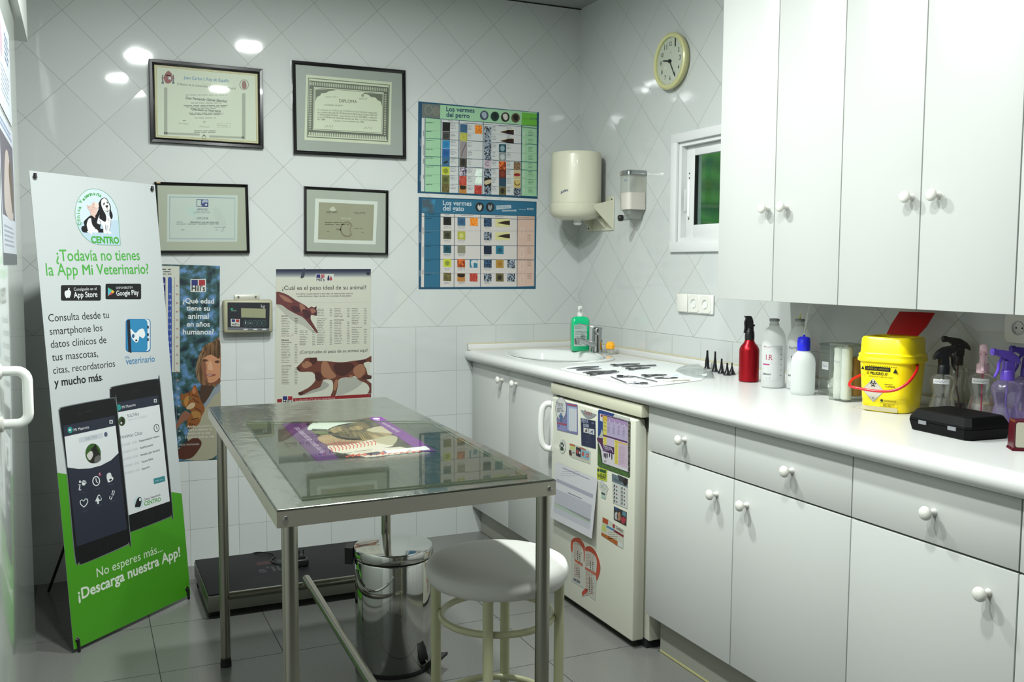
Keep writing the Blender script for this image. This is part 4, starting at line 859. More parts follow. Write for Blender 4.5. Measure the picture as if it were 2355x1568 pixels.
s.blob([(786, 15), (700, 40), (620, 100), (570, 190), (590, 225), (650, 180), (710, 205), (786, 232)], spk('fringe', '#3b2a1c', '#6b4e34', 120, (1, 1, .09)), 6); s.blob([(600, 500), (640, 540), (720, 530), (786, 480), (786, 545), (680, 562), (620, 540)], '#7a4a36', 6)
for i in range(9): s.line([(640-14*i, 70+22*i), (560-7*i, 200+30*i), (520-3*i, 380+16*i)], 5, '#a98760' if i % 2 else '#6b4e36', 6)
s.blob([(570, 262), (600, 246), (640, 262), (600, 282)], '#5a3a2c', 7); s.blob([(720, 280), (750, 262), (786, 272), (760, 300)], '#5a3a2c', 7); s.blob([(650, 290), (680, 280), (700, 380), (640, 370)], '#d9a884', 7)
s.blob([(600, 436), (660, 432), (740, 440), (690, 462), (640, 458)], '#8c4238', 7); s.blob([(620, 440), (700, 442), (660, 450)], '#d8c4b2', 8)
s.blob([(240, 1080), (290, 960), (360, 890), (440, 940), (470, 960), (440, 990), (360, 1010), (300, 1060), (250, 1110)], '#8c5d47', 5); s.blob([(400, 1070), (480, 1010), (530, 1040), (470, 1090)], '#a8745a', 5)
s.blob([(250, 1480), (270, 1380), (360, 1290), (480, 1220), (560, 1280), (520, 1380), (420, 1480)], '#532d20', 4)
CAT = '#8c5426'
s.blob([(300, 680), (340, 680), (430, 640), (455, 580), (490, 575), (520, 660), (550, 760), (600, 860), (560, 960), (520, 1060), (420, 1110), (375, 1080), (390, 980), (430, 900), (350, 840), (310, 790)], CAT, 6)
s.blob([(440, 640), (470, 590), (490, 650), (460, 680)], '#b3714a', 7); s.blob([(370, 850), (430, 790), (480, 800), (460, 850), (400, 870)], '#c9ad86', 7); s.blob([(350, 740), (390, 700), (400, 760), (370, 830), (345, 800)], '#b67f3d', 7)
for x, y in ((325, 770), (415, 735)): s.ell(x, y, 18, 13, '#7d8a4a', 8); s.ell(x, y, 6, 11, '#1a150f', 9)
for p in ([(440, 690), (520, 720)], [(450, 740), (530, 790)], [(470, 850), (560, 900)], [(410, 690), (400, 650)], [(430, 1000), (520, 980)], [(400, 1050), (480, 1060)]): s.line(p, 14, '#5f3416', 8)
s.blob([(440, 900), (520, 900), (555, 960), (500, 1000), (450, 960)], '#a8793e', 7)
s.zoom(360, 590, 3.2); hills(s, 250, 165, 364, 260, 4)
for tx, x0, y, x1 in (('¿Qué edad', 192, 342, 423), ('tiene su', 220, 396, 392), ('animal', 232, 456, 384), ('en años', 222, 514, 392), ('humanos?', 194, 572, 422)): s.text(tx, x0, y, x1, '#dfe4e4', 5, .022)
for tx, x0, y, x1 in (('Ayude a su perro o', 224, 1258, 415), ('gato a obtener lo', 232, 1284, 410), ('mejor de la vida.', 232, 1310, 398), ('Durante toda su vida', 212, 1338, 425)): s.text(tx, x0, y, x1, '#d3d3c6', 9, .018)
s.text('AÑOS HUMANOS', 162, 1392, 314, '#c9cdc8', 9, .014)
place(s, 'animal_age_poster', 'tall dark poster of a woman holding a tabby cat, partly behind the banner', 'poster')

s, w_, h_ = wall_sheet([(635, 619), (853, 618), (855, 931), (637, 931)])
CRP = '#d5d6c6'; s.slab(w_, h_, CRP); s.zoom(630, 610, 4.9)
for i in range(9):
    y0, y1 = 44+i*11, 55+i*11; k = i/8; c = '#%02x%02x%02x' % tuple(int(a+(b-a)*k**1.3) for a, b in zip((28, 36, 62), (205, 208, 200))); s.poly([(24, y0), (1092, y0-2), (1092, y1-2), (24, y1)], c, 1)
hills(s, 472, 97, 576, 184, 2, pink='#b5646c'); s.rect(578, 97, 674, 184, '#d8d9d0', 2); s.ring(626, 138, 24, 28, 2, '#8a8d94', 3); s.blob([(602, 168), (606, 130), (614, 112), (624, 130), (622, 168)], '#22305c', 4); s.blob([(626, 168), (630, 140), (640, 124), (652, 142), (655, 168)], '#b04a5c', 4)
s.text('¿Cuál es el peso ideal de su animal?', 92, 278, 1040, '#2a2c30', 2, .004, yr=270)
s.text('Si su perro ó su gato está en su peso ideal, Ud. debería poder notar sus', 250, 328, 888, '#3a3c40', 2, .01, yr=324); s.text('costillas fácilmente. Haga la prueba con los animales de este póster.', 262, 356, 874, '#3a3c40', 2, .01, yr=350)
s.line([(400, 424), (1050, 414)], 1.5, '#a9aba4', 2)
GT = '#8f918a'
def col(x0, x1, y0, y1, n): s.micro(x0, y0, x0+(x1-x0)*.62, y1, n, GT, 2, .34, .9); s.micro(x1-(x1-x0)*.2, y0, x1, y1, n, GT, 2, .34, 1.05)
for tx, x0, y, x1 in (('GATOS', 84, 578, 152), ('PERROS', 84, 852, 166), ('RAZAS GIGANTES', 84, 875, 196), ('RAZAS GRANDES', 86, 1138, 194), ('RAZAS MEDIANAS', 484, 606, 596), ('RAZAS PEQUEÑAS', 680, 620, 790), ('RAZAS MINIATURA', 876, 704, 990)): s.text(tx, x0, y, x1, '#2f3134', 2, .03)
for a in ((84, 270, 590, 775, 10), (84, 270, 885, 1100, 12), (86, 270, 1148, 1345, 11), (288, 468, 730, 905, 9), (484, 664, 484, 575, 5), (484, 664, 612, 900, 15), (680, 858, 480, 586, 6), (680, 858, 630, 890, 14), (876, 1050, 478, 670, 10), (876, 1050, 712, 885, 9)): col(*a)
s.micro(84, 778, 236, 810, 2, '#b09a92', 2, .34)
s.text('¡Compruebe el peso de su animal aquí!', 290, 996, 1056, '#34363a', 2, .004, yr=972)
# the cat at the top, the dog at the foot, with their cast shadows on the photographed paper
TB, TB2, TB3 = '#6d3a3a', '#4c2a30', '#a06d5c'
s.blob([(24, 440), (120, 470), (240, 550), (330, 590), (390, 660), (440, 730), (480, 770), (420, 745), (330, 680), (200, 620)], '#b9baae', 2)
s.poly([(25, 298)]+[tuple(p) for p in smooth([(60, 298), (150, 330), (250, 395), (350, 450), (390, 480), (420, 465), (455, 475), (480, 462), (478, 490), (486, 530), (478, 568), (420, 560), (416, 610), (450, 670), (495, 750), (478, 760), (440, 715), (395, 660), (330, 590), (250, 550), (160, 500), (90, 450), (40, 440)], 5)]+[(25, 438)], TB, 3)
for p, c in (([(60, 330), (150, 360), (210, 420), (120, 400)], TB3), ([(190, 470), (260, 460), (300, 520), (230, 530)], TB2), ([(290, 430), (350, 470), (330, 540), (300, 500)], TB3), ([(320, 500), (400, 520), (410, 590), (350, 590)], TB2), ([(410, 490), (450, 490), (470, 520), (430, 540)], TB3), ([(450, 480), (480, 465), (472, 500)], TB2), ([(455, 535), (486, 535), (476, 566), (455, 556)], TB2)): s.blob(p, c, 4)
for i in range(4): s.line([(420+14*i, 620+32*i), (395+18*i, 640+28*i)], 8, TB2, 4)
DG, DG2, DG3 = '#6f3f33', '#4d2a26', '#a57458'
s.blob([(480, 1290), (620, 1340), (560, 1400), (420, 1440), (330, 1462), (420, 1400)], '#a9aaa0', 2); s.blob([(740, 1290), (900, 1260), (1000, 1310), (900, 1400), (720, 1470), (700, 1400)], '#b4b5aa', 2)
s.poly([tuple(p) for p in smooth([(254, 1150), (320, 1085), (360, 1045), (440, 1040), (486, 1042), (490, 1075), (600, 1080), (760, 1092), (900, 1075), (1000, 1062), (1040, 1050), (1098, 1018)], 5)]+[(1098, 1090)]+[tuple(p) for p in smooth([(1060, 1085), (1010, 1105), (1040, 1170), (1060, 1235), (1098, 1240)], 4)]+[(1098, 1275)]+[tuple(p) for p in smooth([(1040, 1285), (1070, 1310), (1098, 1330)], 4)]+[(1098, 1440), (1050, 1448)]+[tuple(p) for p in smooth([(1065, 1430), (1075, 1380), (1040, 1330), (960, 1295), (915, 1250), (860, 1262), (800, 1262), (730, 1290), (720, 1360), (690, 1470), (640, 1470), (665, 1400), (655, 1300), (560, 1290), (520, 1370), (420, 1410), (310, 1465), (275, 1450), (290, 1430), (400, 1370), (470, 1290), (465, 1240), (420, 1200), (300, 1200), (262, 1175)], 5)], DG, 3)
for p, c in (([(410, 1045), (480, 1045), (480, 1095), (440, 1115), (405, 1080)], DG2), ([(320, 1100), (380, 1080), (430, 1120), (360, 1160), (320, 1140)], DG3), ([(254, 1152), (290, 1150), (300, 1185), (268, 1178)], DG2), ([(540, 1100), (600, 1090), (650, 1180), (700, 1250), (620, 1280), (540, 1230)], DG3), ([(680, 1110), (860, 1100), (900, 1150), (800, 1240), (700, 1220)], DG2), ([(900, 1160), (990, 1110), (1030, 1200), (960, 1270), (905, 1230)], DG3), ([(470, 1200), (540, 1230), (530, 1300), (470, 1290)], DG2), ([(1010, 1240), (1090, 1240), (1090, 1275), (1000, 1285)], DG2), ([(690, 1300), (720, 1300), (700, 1400), (670, 1400)], DG3), ([(280, 1430), (330, 1430), (310, 1462), (276, 1452)], DG2), ([(940, 1075), (1040, 1065), (1000, 1110), (940, 1100)], DG2)): s.blob(p, c, 4)
s.ell(340, 1098, 9, 6, '#1d1210', 5); s.rect(850, 1238, 886, 1262, DG3, 4)
s.poly([(36, 1508), (1094, 1448), (1094, 1484), (36, 1545)], '#93242b', 5); s.text('La elección nº1 de los veterinarios', 240, 1532, 688, '#cfa9a6', 6, .01, .2, 1.1, yr=1506); s.text('4', 1076, 1474, 1084, '#cfa9a6', 6, .01)
hills(s, 92, 1468, 216, 1566, 6)
for x, y in ((1062, 90), (318, 100)): s.ell(x, y, 22, 22, '#27313f', 3) if x > 1000 else s.blob([(330, 44), (350, 44), (340, 130), (300, 140)], '#39404f', 3)
place(s, 'ideal_weight_poster', 'cream poster about ideal pet weight with leaping cat and trotting dog, above the table', 'poster')

# --- two charts of worms
def chart(corners, W0):
    s, w_, h_ = wall_sheet(corners); s.slab(w_, h_, '#17506f'); s.zoom(940, 210, 3.3375); return s
bk = spk('black', '#0c1118', '#8b97a4', 120); bl_ = spk('blue', '#131f33', '#33506e'); fire = spk('fire', '#5a1f10', '#d0662a'); red = spk('red', '#8a1f20', '#b04a3a'); olive = spk('olive', '#4a4226', '#6b6336'); teal = spk('teal', '#1f5566', '#2f7488')
s = chart([(962, 233), (1239, 258), (1237, 457), (961, 443)], 0); MG, WH, LN = '#a9d8ae', '#dcdedd', '#1b4f68'
s.poly([(102, 92), (986, 163), (984, 806), (94, 768)], MG, 1)
s.poly([(102, 92), (242, 104), (240, 212), (100, 200)], '#6f7670', 2); s.ring(152, 142, 28, 34, 5, '#8f988c', 3); s.ring(210, 152, 24, 32, 5, '#8a8f84', 3); s.ell(210, 152, 20, 28, '#7f8074', 3)
s.text('Los vermes', 288, 152, 505, '#1a3f66', 3, .02, yr=164); s.text('del perro', 288, 195, 467, '#1a3f66', 3, .02, yr=206)
for x, y, c, d in ((579, 185, '#4a5663', '#a8b6c6'), (661, 192, '#1f3f35', '#12241f'), (741, 198, '#2c2420', '#d8d4cc'), (820, 204, '#5d5138', '#15130f')):
    s.ell(x, y, 33, 37, c, 3, 28); s.blob([(x-18, y-18), (x+8, y-26), (x+20, y+2), (x+6, y+24), (x-12, y+12)], d, 4)
s.poly([(868, 162), (986, 172), (984, 266), (866, 258)], '#6fbf3f', 3); s.text('Laboratorios', 876, 212, 928, '#3f7a35', 4); s.text('ESTEVE', 932, 216, 984, '#2b4f5f', 4, .015, yr=220)
s.poly([(128, 203), (248, 212), (247, 234), (127, 226)], MG, 2)
s.poly([(248, 212), (866, 258), (862, 802), (246, 774)], WH, 2)
s.poly([(100, 200), (126, 203), (121, 768), (94, 766)], WH, 2)
hx = [126, 248, 387, 572, 866]
for x in hx: s.line([(x, 208+(x-126)*.066), (x-4, 770+(x-126)*.045)], 5, LN, 4)
s.line([(985, 165), (984, 800)], 4, LN, 4)
for tx, x0, x1, y in (('HUEVOS', 300, 338, 228), ('ELEMENTO INFECTIVO', 430, 524, 246), ('VERME ADULTO', 690, 756, 268), ('PAUTAS DE DESPARASITACION', 872, 980, 280)): s.text(tx, x0, y, x1, '#2c3c44', 5, .012, yr=y+(x1-x0)*.07)
s.line([(100, 200), (248, 212), (984, 268)], 4, LN, 4); s.line([(248, 236), (866, 270), (984, 285)], 2.5, LN, 4)
for yl, yr, full in ((298, 345, 0), (360, 410, 1), (434, 480, 0), (498, 546, 1), (566, 608, 1), (636, 676, 0), (705, 742, 0)):
    s.line([(126, yl), (984, yr)], 4 if full else 1.5, LN if full else '#7f8e90', 4)
for i, (y0, y1, m) in enumerate(((238, 306, '#1c1c1c'), (308, 372, '#4f4f4a'), (374, 438, '#2f8fc4'), (440, 506, '#2668a8'), (508, 576, '#3a6f94'), (577, 640, '#c9d23e'), (643, 708, '#6f7a3a'), (708, 774, olive))):
    s.poly([(259-i*.7, y0), (318-i*.7, y0+3), (316-i*.7, y1+3), (258-i*.7, y1)], m, 5)
    if i not in (7,): s.ell(287-i*.7, (y0+y1)/2+2, 19, 20 if i != 4 else 8, ('#0e0e0e', '#3a3c36', '#2a7fb4', '#1f5a98', '#1d2a33', '#8f9a30', '#59582e', '')[i], 6, rot=-25)
for y0, y1, m, x in ((250, 314, '#3f6a8c', 394), (316, 380, '#b9b94a', 394), (382, 512, '#9c9494', 392), (514, 578, '#4a443a', 390), (580, 646, spk('mosaic', '#2b2440', '#b7b0b8', 110), 390), (648, 716, red, 388), (716, 782, '#c2843f', 388)): s.poly([(x, y0), (x+56, y0+4), (x+55, y1+4), (x-1, y1)], m, 5)
s.ring(421, 284, 14, 16, 4, '#33587a', 6); s.ring(420, 350, 18, 18, 5, '#d4d27a', 6); s.line([(440, 400), (418, 450), (400, 500)], 5, '#5d5656', 6); s.ell(417, 546, 14, 26, '#2a2620', 6); s.ell(415, 680, 20, 18, '#d05a4a', 6); s.blob([(395, 722), (440, 730), (430, 752), (398, 750)], '#2a1c14', 6)
s.poly([(508, 258), (563, 262), (562, 328), (507, 324)], spk('orange', '#b5651c', '#e08a2c'), 5); s.poly([(504, 720), (562, 724), (560, 790), (503, 786)], red, 5)
for y in (596, 655): s.poly([(520, y), (562, y+2), (560, y+55), (506, y+52)], spk('map', '#b9d8c0', '#dcdedd', 90), 5)
for y0, y1, m in ((268, 398, bk), (398, 528, bk), (528, 592, '#c9bcc6'), (592, 660, bk), (660, 724, '#17130f'), (724, 790, bk)): s.poly([(579, y0), (634, y0+3), (633, y1+3), (578, y1)], m, 5)
s.ring(605, 300, 20, 24, 3, '#c9d0d4', 6); s.ring(606, 350, 22, 18, 3, '#c9d0d4', 6); s.ring(604, 556, 14, 14, 6, '#8f6f84', 6, a0=30, a1=320); s.blob([(582, 690), (630, 676), (632, 700), (590, 716)], '#cfc3a0', 6)
for y in (312, 380): s.poly([(700, y), (760, y-14), (806, y-16), (806, y+22), (760, y+16)], '#2f1710', 5); s.poly([(700, y), (760, y-14), (806, y-16), (806, y-22), (740, y-14)], '#e6dca0', 5)
for y0, m, d in ((404, '#23505e', '#8fb0b8'), (470, '#8f9a9a', '#c9cccc'), (536, fire, ''), (600, '#6a2a20', '#8a3a24'), (664, '#27485c', ''), (730, '#6a6438', '#2c271c')):
    s.poly([(692, y0), (748, y0+3), (747, y0+67), (692, y0+64)], m, 5)
    if d: s.ell(719, y0+34, 17, 22, d, 6)
for y0, m in ((540, spk('mud', '#5a4a3c', '#8a6a4a')), (608, '#d2c08a'), (676, '#d8c074'), (740, bk)): s.poly([(806, y0), (858, y0+3), (857, y0+66), (805, y0+63)], m, 5)
s.ell(831, 640, 26, 12, '#a02a38', 6); s.ring(834, 700, 20, 20, 6, '#5a4028', 6, a0=20, a1=200)
for x0, x1, yy in ((320, 382, 0), (452, 502, 10), (640, 688, 18), (752, 800, 24)):
    for i in range(8): s.micro(x0, 246+66*i+yy, x1, 290+66*i+yy, 4, '#8c9496', 5, .3, .8, words=(3, 8))
for i in range(8): s.micro(132, 236+68*i, 200, 244+68*i, 1, '#3c5f58', 5, .5); s.micro(918, 300+62*i, 972, 344+62*i, 4, '#5f8f70', 5, .3, .8, words=(3, 8)); s.rrect(876, 300+62*i, 890, 346+62*i, 4, '#c3dcc6', 5)
for tx, y, y2 in (('ASCARIDIOS', 345, 300), ('ANCYLOSTOMIDOS', 490, 410), ('TRICURIDOS', 556, 515), ('TENIAS', 672, 640)):
    vs_, fs_, a0, b0 = text_geo(tx, .01); s.add([s.at(*s.T(118-vy*13, y-(vx-a0)/(b0-a0)*(y-y2)), 5) for vx, vy in vs_], fs_, ink('#2c3c44'))
for tx, y, y2 in (('NEMATODOS', 420, 360), ('PLANOS', 690, 645)):
    vs_, fs_, a0, b0 = text_geo(tx, .01); s.add([s.at(*s.T(92-vy*10, y-(vx-a0)/(b0-a0)*(y-y2)), 5) for vx, vy in vs_], fs_, ink('#c9d6dc'))
place(s, 'worm_chart', 'green chart of dog worms with blue border, upper of the two charts', 'chart', 'two worm charts')
s = chart([(963, 453), (1234, 463), (1231, 664), (962, 664)], 0); TB_ = '#2c6f8f'; PW = '#dfd9d4'
s.poly([(100, 822), (976, 850), (966, 1502), (94, 1502)], TB_, 1)
s.poly([(242, 936), (836, 956), (832, 1498), (240, 1502)], PW, 2); s.poly([(836, 956), (966, 960), (962, 1494), (832, 1498)], '#e0bfae', 2); s.poly([(100, 930), (120, 931), (118, 1502), (94, 1502)], PW, 2)
s.poly([(104, 826), (205, 830), (190, 930), (104, 926)], spk('dusk', '#3a4a52', '#2c6f8f', 14), 2)
s.text('Los vermes', 262, 872, 482, '#d3dee4', 3, .018, yr=878); s.text('del gato', 262, 914, 424, '#d3dee4', 3, .018, yr=918)
for x, d in ((544, '#d9d5cf'), (624, '#8f9a9c')): s.ell(x, 888, 33, 36, '#22282a', 3, 28); s.blob([(x-16, 892), (x-10, 868), (x, 880), (x+12, 868), (x+16, 894), (x, 915)], d, 4)
s.poly([(672, 876), (786, 872), (788, 898), (672, 908)], '#b9c9d2', 3); s.line([(716, 916), (824, 914)], 12, '#a9bcc8', 4); s.line([(822, 905), (822, 924)], 4, '#d3dee4', 5); s.micro(680, 882, 780, 896, 2, '#6f93a8', 4)
s.text('Laboratorios', 846, 908, 900, '#bcd0da', 3, .006); s.text('ESTEVE', 908, 908, 958, '#d3dee4', 3, .02)
for x in (122, 242, 350, 552, 834): s.line([(x, 932+(x-100)*.03), (x-3, 1502)], 4, LN, 4)
for y in (932, 958): s.line([(100, y), (966, y+26)], 3.5, LN, 4)
for i, y in enumerate((1066, 1178, 1286, 1392)): s.line([(120, y+2), (964, y+8)], 4 if i in (1, 2) else 1.8, LN if i in (1, 2) else '#8d8f92', 4)
for tx, x0, x1, y in (('HUEVOS', 278, 314, 950), ('ELEMENTO INFECTIVO', 404, 498, 954), ('VERME ADULTO', 662, 726, 964), ('PAUTAS DE DESPARASITACION', 840, 960, 972), ('PARASITO', 158, 206, 948)): s.text(tx, x0, y, x1, '#2c3c44', 5, .012)
def cell(x, y, m, d=None, k=62):
    s.poly([(x, y), (x+60, y+1), (x+60, y+k+2), (x, y+k)], m, 5)
    if d: s.ell(x+30, y+33, 17, 19, d, 6)
for i, (m, d) in enumerate((('#1c1c1c', '#0e0e0e'), ('#4f5538', '#2f3424'), ('#1f5a6a', '#17424f'), ('#c9d23e', '#8f9a30'), (olive, None))): cell(266, 964+107*i, m, d)
for x, y, m, d in ((374, 968, '#3f6a8c', '#33587a'), (470, 970, spk('orange', '#b5651c', '#e08a2c'), None), (374, 1074, '#b9b94a', '#d4d27a'), (374, 1180, '#8f8c78', None), (372, 1288, fire, None), (468, 1290, '#2f7f9c', None), (372, 1396, '#c2843f', None), (468, 1396, red, None), (576, 974, bl_, None), (576, 1078, bk, None), (576, 1186, '#15233f', None), (576, 1290, bl_, None), (576, 1396, bk, None), (668, 1186, '#2a7f98', '#1d5a70'), (668, 1292, '#b98f3f', '#a57a2f'), (668, 1396, '#6a6438', '#2c271c'), (756, 1294, bk, None), (756, 1396, bk, None)): cell(x, y, m, d)
s.blob([(480, 1300), (520, 1296), (526, 1320), (500, 1316), (496, 1350), (482, 1340)], '#d9dcdc', 6); s.blob([(376, 1400), (430, 1402), (420, 1426), (380, 1422)], '#2a1c14', 6)
for y in (1008, 1110): s.rect(664, y-30, 776, y+32, '#dfdb9c', 5); s.poly([(676, y+2), (740, y-14), (776, y-16), (776, y+18), (740, y+14)], '#2f1d12', 6)
for i in range(5):
    for x0, x1 in ((262, 330), (372, 440), (570, 640)): s.micro(x0, 1032+107*i, x1, 1054+107*i, 2, '#8f9496', 5, .3, .9, 1, (3, 8))
    s.micro(128, 970+108*i, 190, 980+108*i, 1, '#1d4a60', 5, .5)
    if i: s.micro(910, 1000+98*i, 956, 1050+98*i, 4, '#b08f80', 5, .3, .8, words=(3, 8))
for y in (1040, 1200, 1300, 1405):
    s.line([(858, y+70), (852, y+40), (862, y+10), (870, y), (880, y+10), (884, y+44), (880, y+70), (858, y+70)], 2.5, '#f0e8e2', 5)
for tx, y, y2 in (('NEMATODOS', 1160, 1080), ('PLANOS', 1420, 1375)):
    vs_, fs_, a0, b0 = text_geo(tx, .01); s.add([s.at(*s.T(90-vy*12, y-(vx-a0)/(b0-a0)*(y-y2)), 5) for vx, vy in vs_], fs_, ink('#c9d6dc'))
for tx, y, y2 in (('ASCARIDIOS', 1095, 1040), ('ANCYLOSTOMIDOS', 1270, 1190), ('TENIAS', 1405, 1370)):
    vs_, fs_, a0, b0 = text_geo(tx, .01); s.add([s.at(*s.T(113-vy*12, y-(vx-a0)/(b0-a0)*(y-y2)), 5) for vx, vy in vs_], fs_, ink('#2c3c44'))
place(s, 'worm_chart', 'blue and pink chart of cat worms, lower of the two charts', 'chart', 'two worm charts')

# --- sheets taped to the sliding door
def dsheet(u0, v0, u1, v1): 
    p = on('x', -2.5635, u0, v0); return Sheet(p, (0, 1, 0), (0, 0, -1))
s = Sheet((-2.5628, -1.72, 2.02), (0, 1, 0), (0, 0, -1)); s.slab(.47, .26, '#ccd2da', .0006); s.micro(.25, .03, .44, .11, 5, '#6f7f9a', 1, .6); s.ell(.12, .08, .05, .045, '#b9a3b0', 1); s.micro(.08, .14, .42, .22, 6, '#8f9bab', 1)
place(s, 'notice_sheet', 'upper printed notice taped to the sliding door', 'notice')
s = Sheet((-2.5628, -1.78, 1.745), (0, 1, 0), (0, 0, -1)); s.slab(.53, .385, '#c3c8d2', .0006); s.rect(.02, .05, .5, .26, '#5f5a66', 1); s.blob([(.1, .24), (.18, .1), (.32, .09), (.42, .2), (.4, .26)], '#b7aaa4', 2); s.blob([(.3, .14), (.38, .1), (.46, .2), (.4, .24)], '#57452f', 3)
s.micro(.03, .015, .5, .04, 2, '#7f8fae', 1, .6); s.micro(.06, .28, .48, .34, 5, '#8f96a6', 1); s.rect(0, .355, .53, .385, '#55575e', 1)
place(s, 'notice_poster', 'lower poster taped to the sliding door, above its handle', 'notice')

# --- leaflet under the acrylic sheet
s = Sheet(on('z', TZ+.0005, 648, 973), (1, 0, 0), (0, -1, 0)); s.zoom(640, 940, 6.1974)
PU, PU2, PU3 = '#4a1c5e', '#6d2c82', '#35134a'
s.STEP = .00005
s.poly([(45, 210), (1040, 160), (1290, 125), (1465, 115), (2265, 605), (2040, 610), (1250, 695), (550, 740)], '#4a4436', 0)
s.poly([(45, 210), (370, 195), (880, 712), (550, 740)], PU, 1); s.poly([(370, 195), (440, 190), (790, 610), (760, 600)], PU3, 1)
FUR, FUR2 = spk('leaflet_fur', '#1f1a10', '#54452a', 40, (1, .25, 1)), spk('leaflet_fur_light', '#5a4a30', '#857048', 45, (1, .25, 1))
s.poly([(400, 215), (1300, 150), (1900, 530), (1700, 600), (900, 640), (780, 600)], spk('leaflet_dim', '#1c1a12', '#3f3824', 50), 1)
s.blob([(415, 290), (470, 215), (600, 185), (1100, 180), (1040, 210), (880, 245), (720, 300), (480, 300)], '#c3cbc6', 2, 4)
s.blob([(700, 300), (850, 235), (1050, 200), (1300, 190), (1450, 240), (1500, 330), (1250, 440), (900, 430), (740, 360)], FUR, 2); s.blob([(740, 290), (860, 250), (900, 300), (800, 345)], FUR2, 3); s.blob([(1020, 260), (1180, 240), (1200, 290), (1050, 300)], FUR2, 3)
for i in range(10): s.line([(900+40*i, 300+5*i), (960+40*i, 390+4*i)], 7, '#15120b' if i % 2 else '#7d6a40', 3)
s.blob([(480, 320), (620, 320), (760, 330), (700, 360), (560, 360)], '#565f38', 2); s.line([(478, 292), (700, 300)], 16, '#26221a', 3)
s.blob([(560, 410), (700, 370), (900, 400), (1150, 440), (1200, 470), (900, 500), (650, 490)], '#9c8062', 2); s.blob([(660, 510), (850, 470), (1150, 470), (1080, 510), (820, 520)], '#83463a', 3)
s.blob([(1260, 300), (1420, 250), (1560, 265), (1640, 350), (1480, 340), (1340, 330)], '#b3a68e', 4); s.blob([(1180, 370), (1450, 320), (1620, 370), (1400, 450), (1230, 460)], FUR2, 3)
s.blob([(700, 530), (900, 520), (1150, 480), (1360, 440), (1640, 510), (1500, 560), (1150, 600), (960, 640), (800, 620)], '#c9bfb6', 4)
s.blob([(1340, 450), (1500, 395), (1640, 380), (1700, 420), (1640, 510), (1500, 505)], '#a69c82', 5)
s.poly([(900, 640), (1500, 560), (1740, 540), (2040, 608), (1250, 695)], '#c9bfb6', 4)
for i in range(13): x = 760+52*i; s.line([(x, 612-i*8), (x+6, 580-i*9), (x-30, 540-i*7)], 15, '#b8432f', 6)
for i in range(13): x = 960+86*i; s.line([(x, 686-6*i), (x+120, 650-7*i)], 22 if i > 3 else 14, '#c04a32', 6)
s.blob([(800, 620), (940, 640), (1240, 690), (880, 700)], '#1a1812', 5); s.blob([(1250, 640), (1420, 610), (1450, 640), (1330, 660)], '#33223f', 7)
s.poly([(1290, 125), (1465, 115), (2265, 605), (2040, 610), (1900, 530)], PU2, 6); s.poly([(2040, 480), (2130, 520), (2265, 605), (2180, 606)], PU, 7)
s.poly([(1480, 600), (2100, 532), (2172, 582), (1520, 640)], '#dadcdc', 8); s.poly([(1480, 602), (1510, 598), (1556, 634), (1524, 638)], '#6a2f84', 9); s.text('Virbac', 1600, 612, 1740, '#9aa0aa', 9, .0, yr=596); s.text('VP', 1850, 600, 1912, '#23252c', 9, .03, yr=592)
s.ell(1398, 142, 50, 12, '#d9c9df', 7)
def along(tx, p0, p1, hv, c, l, b):
    vs_, fs_, a0, b0 = text_geo(tx, b); p0, p1, hv = Vector(p0), Vector(p1), Vector(hv)
    s.add([s.at(*s.T(*(p0+(p1-p0)*((x-a0)/(b0-a0))+hv*y)), l) for x, y in vs_], fs_, ink(c))
along('Mejorar casos a las opciones más', (690, 630), (290, 265), (-150, 8), '#b9a3c4', 3, .012)
along('Tu clínica más cerca de ti', (1750, 330), (1440, 160), (-95, 4), '#cdb6d6', 8, .012)
place(s, 'leaflet', 'purple leaflet with a photo of striped sleeves, under the acrylic sheet', 'leaflet')

# --- magnets and papers on the fridge door
def fsheet(u, v): return Sheet(on('x', FX-.0012, u, v), (0, -1, 0), (0, 0, -1)).zoom(1260, 900, 7.4667)
def fplace(s, nm, lab, cat='magnet', grp='magnets on the fridge door'): return place(s, nm, lab, cat, grp)
def edge0(s, pts, c, t=.0008):
    q = [s.at(*s.T(*p), 0) for p in pts]; s.loft([[p-s.N*t for p in q], q], ink(c), False, True)
s = fsheet(1280, 920)
edge0(s, [(300, 186), (500, 222), (508, 240), (514, 730), (500, 744), (160, 660), (150, 460)], '#7f7fae')
s.poly([(330, 208), (496, 236), (496, 262), (330, 232)], '#b04a5c', 1); s.poly([(330, 250), (496, 276), (498, 700), (334, 660)], '#a9bfdc', 1)
for i in range(4): x = 366+34*i; s.poly([(x, 284+i*6), (x+27, 289+i*6), (x+27, 690), (x, 672+i*5)], '#dfe0e2', 2)
s.poly([(160, 530), (325, 560), (325, 590), (162, 556)], '#a84a5a', 1); s.poly([(168, 565), (320, 596), (320, 690), (170, 655)], '#8f93c4', 1); s.ell(190, 590, 12, 16, '#4a56a0', 2)
s.ell(225, 290, 96, 192, '#5b4a68', 3, 36); s.ell(225, 290, 91, 186, '#dcdfdc', 4, 36); s.text('Metacam', 150, 240, 262, '#3a2f4a', 5, .03, 0, 1.7, yr=262); s.line([(154, 262), (260, 280)], 8, '#6f6fae', 5)
for i in range(3): s.micro(158, 290+24*i, 292, 306+24*i, 1, '#55505f', 5, .7, words=(6, 14))
s.poly([(215, 370), (240, 372), (242, 410), (262, 420), (258, 470), (242, 476), (244, 520), (212, 520), (210, 460), (192, 440), (196, 400), (214, 406)], '#4f6f9c', 6)
fplace(s, 'fridge_magnet', 'lilac magnet with a white oval beside the fridge handle')
